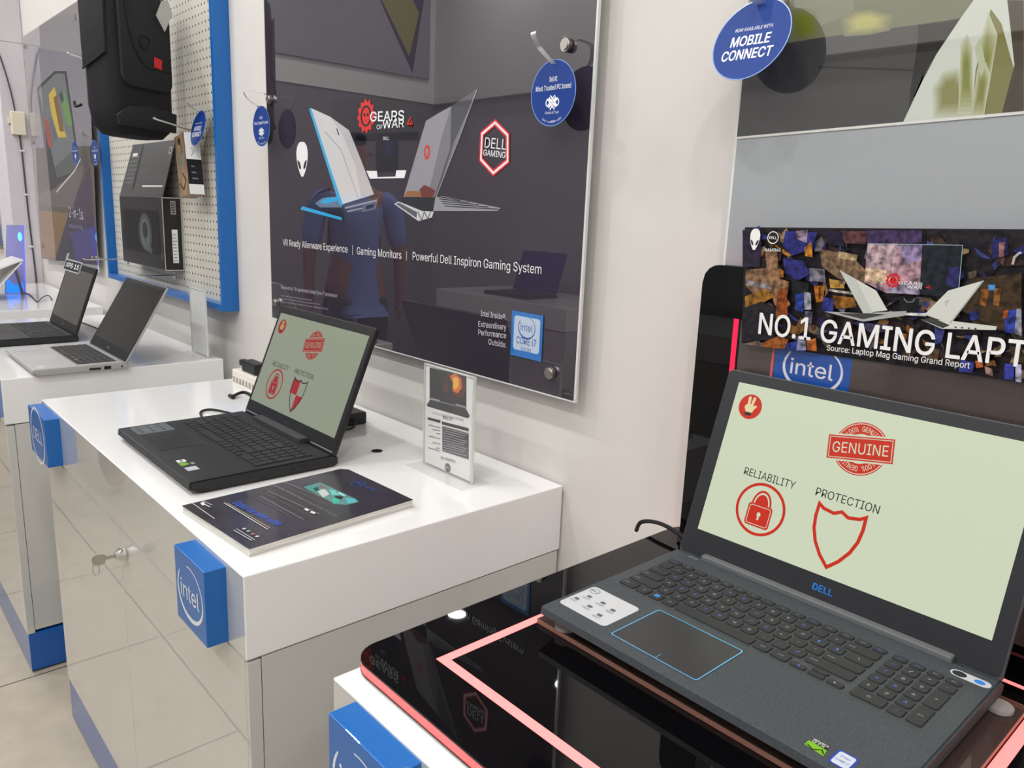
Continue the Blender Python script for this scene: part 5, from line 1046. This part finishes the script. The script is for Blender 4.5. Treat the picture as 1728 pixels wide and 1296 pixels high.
# lower print
Q([(0.3914,1.1834),(0.4185,1.1983),(0.432,1.1956),(0.4287,1.1828),(0.3952,1.1808)], (150, 84, 34)); Q([(0.4279,1.1889),(0.4509,1.1984),(0.4559,1.184),(0.4321,1.1818)], (40, 56, 130)); Q([(0.4441,1.2019),(0.4534,1.2032),(0.4573,1.1857),(0.4448,1.1838)], (140, 140, 170)); Q([(0.4558,1.1976),(0.4676,1.2023),(0.4712,1.1864),(0.4588,1.186)], (170, 94, 36)); Q([(0.3654,1.1795),(0.3909,1.1881),(0.4003,1.1816),(0.3654,1.1795)], (110, 92, 80))
Q([(0.5216,1.2285),(0.5556,1.2301),(0.5541,1.2217),(0.53,1.2183)], (70, 64, 96)); Q([(0.5973,1.2102),(0.6096,1.2108),(0.6101,1.1989),(0.5978,1.1982)], (90, 66, 50)); Q([(0.6314,1.2024),(0.6455,1.2021),(0.6461,1.1905),(0.6322,1.1894)], (50, 58, 140)); Q([(0.6464,1.2036),(0.653,1.206),(0.6552,1.1986),(0.6487,1.1962)], (180, 90, 40)); Q([(0.6561,1.2001),(0.6644,1.1976),(0.6656,1.1902),(0.6586,1.1915)], (150, 120, 110)); Q([(0.6743,1.2057),(0.683,1.2059),(0.6844,1.1898),(0.6757,1.1895)], (60, 70, 170)); Q([(0.6838,1.2073),(0.6893,1.207),(0.6922,1.1887),(0.6867,1.189)], (170, 170, 200))
# two white laptops
w1, w2, w3 = MP((206, 208, 200)), MP((166, 168, 166)), MP((66, 66, 64))
A.poly([(0.4738,1.2362),(0.52,1.2396),(0.5694,1.2482),(0.5683,1.2426),(0.5228,1.23)], w2); A.poly([(0.4917,1.2362),(0.5269,1.2404),(0.5473,1.2415),(0.5224,1.2328)], w3); A.poly([(0.4863,1.2876),(0.5328,1.2674),(0.5486,1.2464),(0.5214,1.2397)], w1); A.poly([(0.4863,1.2876),(0.5077,1.2782),(0.5323,1.2417),(0.5214,1.2397)], MP((190, 194, 186)))
A.poly([(0.5852,1.2407),(0.6139,1.243),(0.6613,1.2428),(0.6608,1.2389),(0.6087,1.2332)], w1); A.poly([(0.5852,1.2407),(0.5985,1.2437),(0.6164,1.2381),(0.6098,1.234)], w3); A.poly([(0.6417,1.2887),(0.6091,1.2749),(0.5888,1.2465),(0.6159,1.24)], w1); A.line([(0.6413,1.2886),(0.6162,1.24)], .0016, w2); A.line([(0.6069,1.2617),(0.6112,1.2648),(0.6086,1.258)], .0012, MP((170, 170, 166)))
for k in range(4):
    q = [(0.6191,1.2365),(0.6514,1.2383)]; A.poly(ell(q[0][0] + (q[1][0] - q[0][0]) * (k + .5) / 5, q[0][1] + (q[1][1] - q[0][1]) * (k + .5) / 5, .0012, .0009, 8), w3)
cw = MP((236, 236, 234))
alien(A, [(0.37,1.3175)][0], .0148, .0275, cw, MP((40, 36, 48)))
q = [(0.3953,1.321)][0]; round_badge(A, q, .0078, cw, 'DELL', .13, .03); A.text('GAMING', *[(0.3854,1.3033),(0.4077,1.3042)], .0036, cw, .02)
p = [(0.3897,1.1974),(0.6928,1.2048)]
A.text('NO.1 GAMING LAPT', p[0], p[1], .0268, cw, .032); A.text('OPS', (p[1][0] + .004, p[1][1] + .0004), (p[1][0] + .06, p[1][1] + .0012), .0268, cw, .032)
A.text('Source: Laptop Mag Gaming Grand Report', *[(0.4838,1.1899),(0.6425,1.1948)], .0068, cw, .012)
A.build('print', t)
# lead behind the slate laptop
t = thing('charging_cable', (.30, -.09, .878), 'black cable curving at the left rear of the slate laptop', 'cable')
bm = B(); tube(bm, spline([(.226, -.074, .868), (.234, -.073, .885), (.262, -.070, .8925), (.30, -.075, .892), (.345, -.092, .889), (.375, -.12, .893), (.385, -.135, .897)], 8), .0032, 8)
tube(bm, spline([(.30, -.068, .8812), (.33, -.092, .8808), (.352, -.118, .8808), (.37, -.135, .8865)], 6), .0028, 8); obj('lead', bm, cab_m, t, smooth=True)

# ------------------------------------------------------------------ column fittings and far cabinet goods
fc = frame((-4.098, 0, 0), (0, 1, 0), (0, 0, 1))
t = thing('junction_box', (-4.1, -.06, 1.7), 'cream plastic junction box on the wall column', 'junction box')
bm = B(); box(bm, -4.0995, -4.066, -.094, -.028, 1.645, 1.765, .006); box(bm, -4.0995, -4.075, -.105, -.094, 1.70, 1.73, .002); obj('cover', bm, M('cream_plastic', (222, 214, 194), rough=.45), t)
t = thing('wall_cable', (-4.09, -.08, 1.5), 'thin dark cable running down the wall column through the junction box', 'cable')
bm = B(); tube(bm, spline([(-4.095, -.125, 2.08), (-4.092, -.10, 1.98), (-4.092, -.078, 1.86), (-4.09, -.068, 1.764)], 8), .0035, 8)
tube(bm, spline([(-4.09, -.056, 1.646), (-4.093, -.052, 1.5), (-4.093, -.048, 1.2), (-4.093, -.040, .87), (-4.093, -.039, .5)], 8), .004, 8)
obj('cord', bm, M('cord_grey', (70, 66, 70), rough=.5), t, smooth=True)
for z in (1.56, 1.33, 1.05):
    bm = B(); box(bm, -4.0995, -4.088, -.062, -.038, z, z + .01, .002); obj('cable_clip', bm, M('clip_white', (220, 218, 220), rough=.5), t)
t = thing('acrylic_plate', (-3.52, -.22, .86), 'blue lit acrylic plate standing on the farthest white cabinet', 'acrylic plate')
bm = B(); prism(bm, SIDE(-3.52), [(-.285, .8605), (-.2, .8605), (-.182, 1.19), (-.25, 1.19)], -.003, .003); obj('plate', bm, thin_clear('blue_lit_acrylic', (206, 207, 248), 1.0, .35), t)
bm = B(); prism(bm, SIDE(-3.516), [(-.2, .8605), (-.197, .8605), (-.179, 1.19), (-.183, 1.19)], -.002, .002); obj('lit_edge', bm, M('blue_edge', (80, 90, 240), rough=.3, emit=(92, 98, 250), es=1.0), t)
A = Art(SIDE(-3.5165), .0003); A.poly(ell(-.200, 1.135, .009, .022, 16), M('blue_spot', (90, 190, 255), rough=.3, emit=(110, 200, 255), es=1.2)); A.build('lit_spot', t)
A = Art(SIDE(-3.5165), .0003); A.poly([(-.28, .865), (-.205, .865), (-.205, .92), (-.24, .90), (-.27, .935)], M('blue_glow', (40, 140, 250), rough=.3, emit=(40, 130, 245), es=1.0)); A.build('lit_mark', t)
t = thing('tablet_laptop', (-3.45, -.3, .86), 'white convertible laptop standing like a tent by the blue lit plate', 'laptop')
for nm, a, c in (('screen_half', (-.245, 1.045), (-.50, .94)), ('keyboard_half', (-.252, 1.035), (-.40, .866))):
    bm = B(); dv = Vector((c[0] - a[0], c[1] - a[1])).normalized(); nv = Vector((-dv.y, dv.x)) * .006
    prism(bm, SIDE(-3.50), [a, c, (c[0] + nv.x, c[1] + nv.y + .001), (a[0] + nv.x, a[1] + nv.y)], 0, .26, bev=-.001); obj(nm, bm, M('white_shell', (214, 214, 210), rough=.3), t)
bm = B(); prism(bm, SIDE(-3.47), [(-.246, 1.03), (-.256, 1.03), (-.226, .8605), (-.215, .8605)], 0, .02); obj('prop_leg', bm, M('leg_grey', (120, 120, 128), rough=.4), t)
t = thing('charging_cable', (-3.3, -.2, .863), 'thin black cable lying wavy on the farthest white cabinet', 'cable')
pc = [(-3.5225,-0.2052),(-3.4337,-0.1966),(-3.1766,-0.2213),(-3.1267,-0.2216),(-3.2377,-0.1805),(-3.303,-0.1427),(-3.1756,-0.1544)]
bm = B(); tube(bm, spline([(x, y, .8632 + (.006 if k in (4, 5) else 0)) for k, (x, y) in enumerate(pc)], 6), .0022, 6); obj('lead', bm, cab_m, t, smooth=True)
t = thing('charging_cable', (-1.9, -.28, .863), 'black cable between the two laptops on the second cabinet', 'cable')
pc = [(-2.4034,-0.2254),(-2.3295,-0.2185),(-2.2422,-0.2139),(-2.1752,-0.211),(-2.113,-0.2133)]
bm = B(); tube(bm, spline([(x, y, .8642) for x, y in pc], 6), .0026, 6); obj('lead', bm, cab_m, t, smooth=True)

# ------------------------------------------------------------------ the other side of the aisle, seen only as reflections
cabinet(-3.05, -1.9, -2.62, -2.02, 'white cabinet across the aisle carrying a blue lidded laptop', [], grp='white cabinets across the aisle')
cabinet(-1.6, -.45, -2.62, -2.02, 'white cabinet across the aisle with nothing on its top', [], grp='white cabinets across the aisle')
lid_blue = M('lid_blue', (36, 48, 120), rough=.3)
t = thing('laptop', (-2.5, -2.1, .86), 'open laptop with a blue lid on the cabinet across the aisle', 'laptop')
bm = B(); box(bm, -2.7, -2.32, -2.37, -2.12, .8605, .88, .002); obj('base', bm, black_pl, t)
bm = B(); prism(bm, frame((0, -2.36, .881), (1, 0, 0), (0, -.3, .95)), rrect(-2.7, -2.32, .002, .25, .006), -.004, .004); obj('lid', bm, lid_blue, t)
t = thing('wall_poster', (-3.98, -1.9, 2.27), 'grey 2-in-1s poster on the partition across the aisle', 'poster', 'acrylic wall posters on steel knobs')
bm = B(); box(bm, -3.985, -3.965, -2.6, -1.2, 2.27, 3.2, .002); obj('acrylic_sheet', bm, M('panel_grey', (150, 152, 158), rough=.2), t)
A = Art(SIDE(-3.965), .0005); A.poly([(-2.45, 2.29), (-1.9, 3.15), (-2.3, 3.19), (-2.54, 2.8)], MP((52, 48, 70))); A.poly([(-2.42, 2.4), (-2.0, 3.0), (-2.2, 3.1), (-2.5, 2.7)], MP((150, 150, 60))); A.text('2-in-1s', (-1.55, 2.72), (-1.25, 2.72), .1, MP((50, 50, 60)), .02); A.build('print', t)
bm = B(); box(bm, -4.06, -4.0, -2.66, -1.1, 0, 2.107); box(bm, -4.06, -3.99, -2.66, -1.1, 2.107, CEIL, mi=1); struct('wall_partition', bm, [M('partition_grey', (128, 126, 130), rough=.6), ceil_m])

# person browsing across the aisle
t = thing('person', (-2.72, -1.24, 0), 'person in a blue shirt with dark backpack straps standing across the aisle', 'person')
ang = R_(-62); ca, sa = math.cos(ang), math.sin(ang)
def PP(x, y, z): return Vector((-2.72 + x * ca - y * sa, -1.24 + x * sa + y * ca, z))     # faces local -y before turning
def skin(name, joints, edges, mat, parent, sub=2, root=0):
    me = bpy.data.meshes.new(name); org = ORG[parent.name]
    me.from_pydata([tuple(PP(*j[0]) - org) for j in joints], edges, [])
    o = bpy.data.objects.new(name, me); C.objects.link(o); o.parent = parent; ORG[o.name] = org
    sk = o.modifiers.new('skin', 'SKIN'); sk.use_smooth_shade = True
    for i, j in enumerate(joints):
        r = j[1]; me.skin_vertices[0].data[i].radius = r if isinstance(r, tuple) else (r, r)
        me.skin_vertices[0].data[i].use_root = (i == root)
    s = o.modifiers.new('sub', 'SUBSURF'); s.levels = sub; s.render_levels = sub
    me.materials.append(mat); return o
sknm = M('skin_tone', (150, 104, 82), rough=.55)
J = [((0, 0, .92), (.15, .10)), ((0, 0, 1.10), (.145, .10)), ((0, .01, 1.28), (.165, .105)), ((0, .01, 1.40), (.10, .07)), ((0, .005, 1.47), .05), ((0, -.01, 1.53), .05),
     ((.19, .01, 1.36), .05), ((.235, .0, 1.10), .038), ((.24, -.06, .88), .027), ((-.19, .01, 1.36), .05), ((-.235, .0, 1.10), .038), ((-.24, -.06, .88), .027),
     ((.09, 0, .82), .085), ((.1, -.01, .47), .055), ((.1, .02, .09), .04), ((.105, -.12, .04), .035), ((-.09, 0, .82), .085), ((-.1, -.01, .47), .055), ((-.1, .02, .09), .04), ((-.105, -.12, .04), .035),
     ((0, -.02, 1.60), (.075, .09)), ((0, -.015, 1.68), (.06, .075)), ((.243, -.075, .82), .026), ((-.243, -.075, .82), .026)]
E_ = [(0, 1), (1, 2), (2, 3), (3, 4), (4, 5), (3, 6), (6, 7), (7, 8), (3, 9), (9, 10), (10, 11), (0, 12), (12, 13), (13, 14), (14, 15), (0, 16), (16, 17), (17, 18), (18, 19), (5, 20), (20, 21), (8, 22), (11, 23)]
skin('body', J, E_, sknm, t)
shirt = M('shirt_blue', (108, 132, 196), rough=.8); trous = M('trouser_dark', (54, 46, 52), rough=.8)
skin('shirt', [(J[k][0], tuple(v + .014 for v in (J[k][1] if isinstance(J[k][1], tuple) else (J[k][1],) * 2))) for k in (0, 1, 2, 3)] + [((0, 0, .80), (.16, .118)), (J[6][0], .068), ((.232, .0, 1.12), .055), (J[9][0], .068), ((-.232, .0, 1.12), .055)], [(0, 1), (1, 2), (2, 3), (0, 4), (3, 5), (5, 6), (3, 7), (7, 8)], shirt, t)
skin('trousers', [((0, 0, .98), (.150, .105)), ((.09, 0, .82), .098), ((.1, -.01, .47), .07), ((.1, .02, .10), .058), ((-.09, 0, .82), .098), ((-.1, -.01, .47), .07), ((-.1, .02, .10), .058)], [(0, 1), (1, 2), (2, 3), (0, 4), (4, 5), (5, 6)], trous, t)
skin('hair', [((0, .02, 1.71), (.07, .075)), ((0, .05, 1.64), (.072, .06))], [(0, 1)], M('hair_dark', (24, 20, 20), rough=.7), t)
for s in (-1, 1):
    skin('backpack_strap', [((s * .10, -.085, 1.41), (.022, .012)), ((s * .115, -.128, 1.30), (.024, .01)), ((s * .125, -.125, 1.12), (.022, .01))], [(0, 1), (1, 2)], dark_rub, t)
    for k in range(4): skin('finger', [((s * (.243 + .004), -.095 + .018 * k, .80), .008), ((s * .243, -.100 + .018 * k, .755), .007), ((s * .232, -.098 + .018 * k, .725 + .006 * abs(k - 1)), .006)], [(0, 1), (1, 2)], sknm, t, 1)
    skin('thumb', [((s * .235, -.10, .82), .010), ((s * .222, -.115, .785), .008)], [(0, 1)], sknm, t, 1)
    skin('eye', [((s * .03, -.105, 1.635), .008), ((s * .03, -.112, 1.635), .006)], [(0, 1)], M('eye_dark', (20, 18, 18), rough=.3), t, 1)
    skin('ear', [((s * .083, -.01, 1.63), (.008, .016)), ((s * .085, -.01, 1.60), (.007, .014))], [(0, 1)], sknm, t, 1)
skin('nose', [((0, -.105, 1.625), .010), ((0, -.125, 1.595), .014)], [(0, 1)], sknm, t, 1)
skin('mouth', [((-.022, -.108, 1.565), .006), ((0, -.114, 1.564), .007), ((.022, -.108, 1.565), .006)], [(0, 1), (1, 2)], M('lips', (136, 76, 70), rough=.5), t, 1)
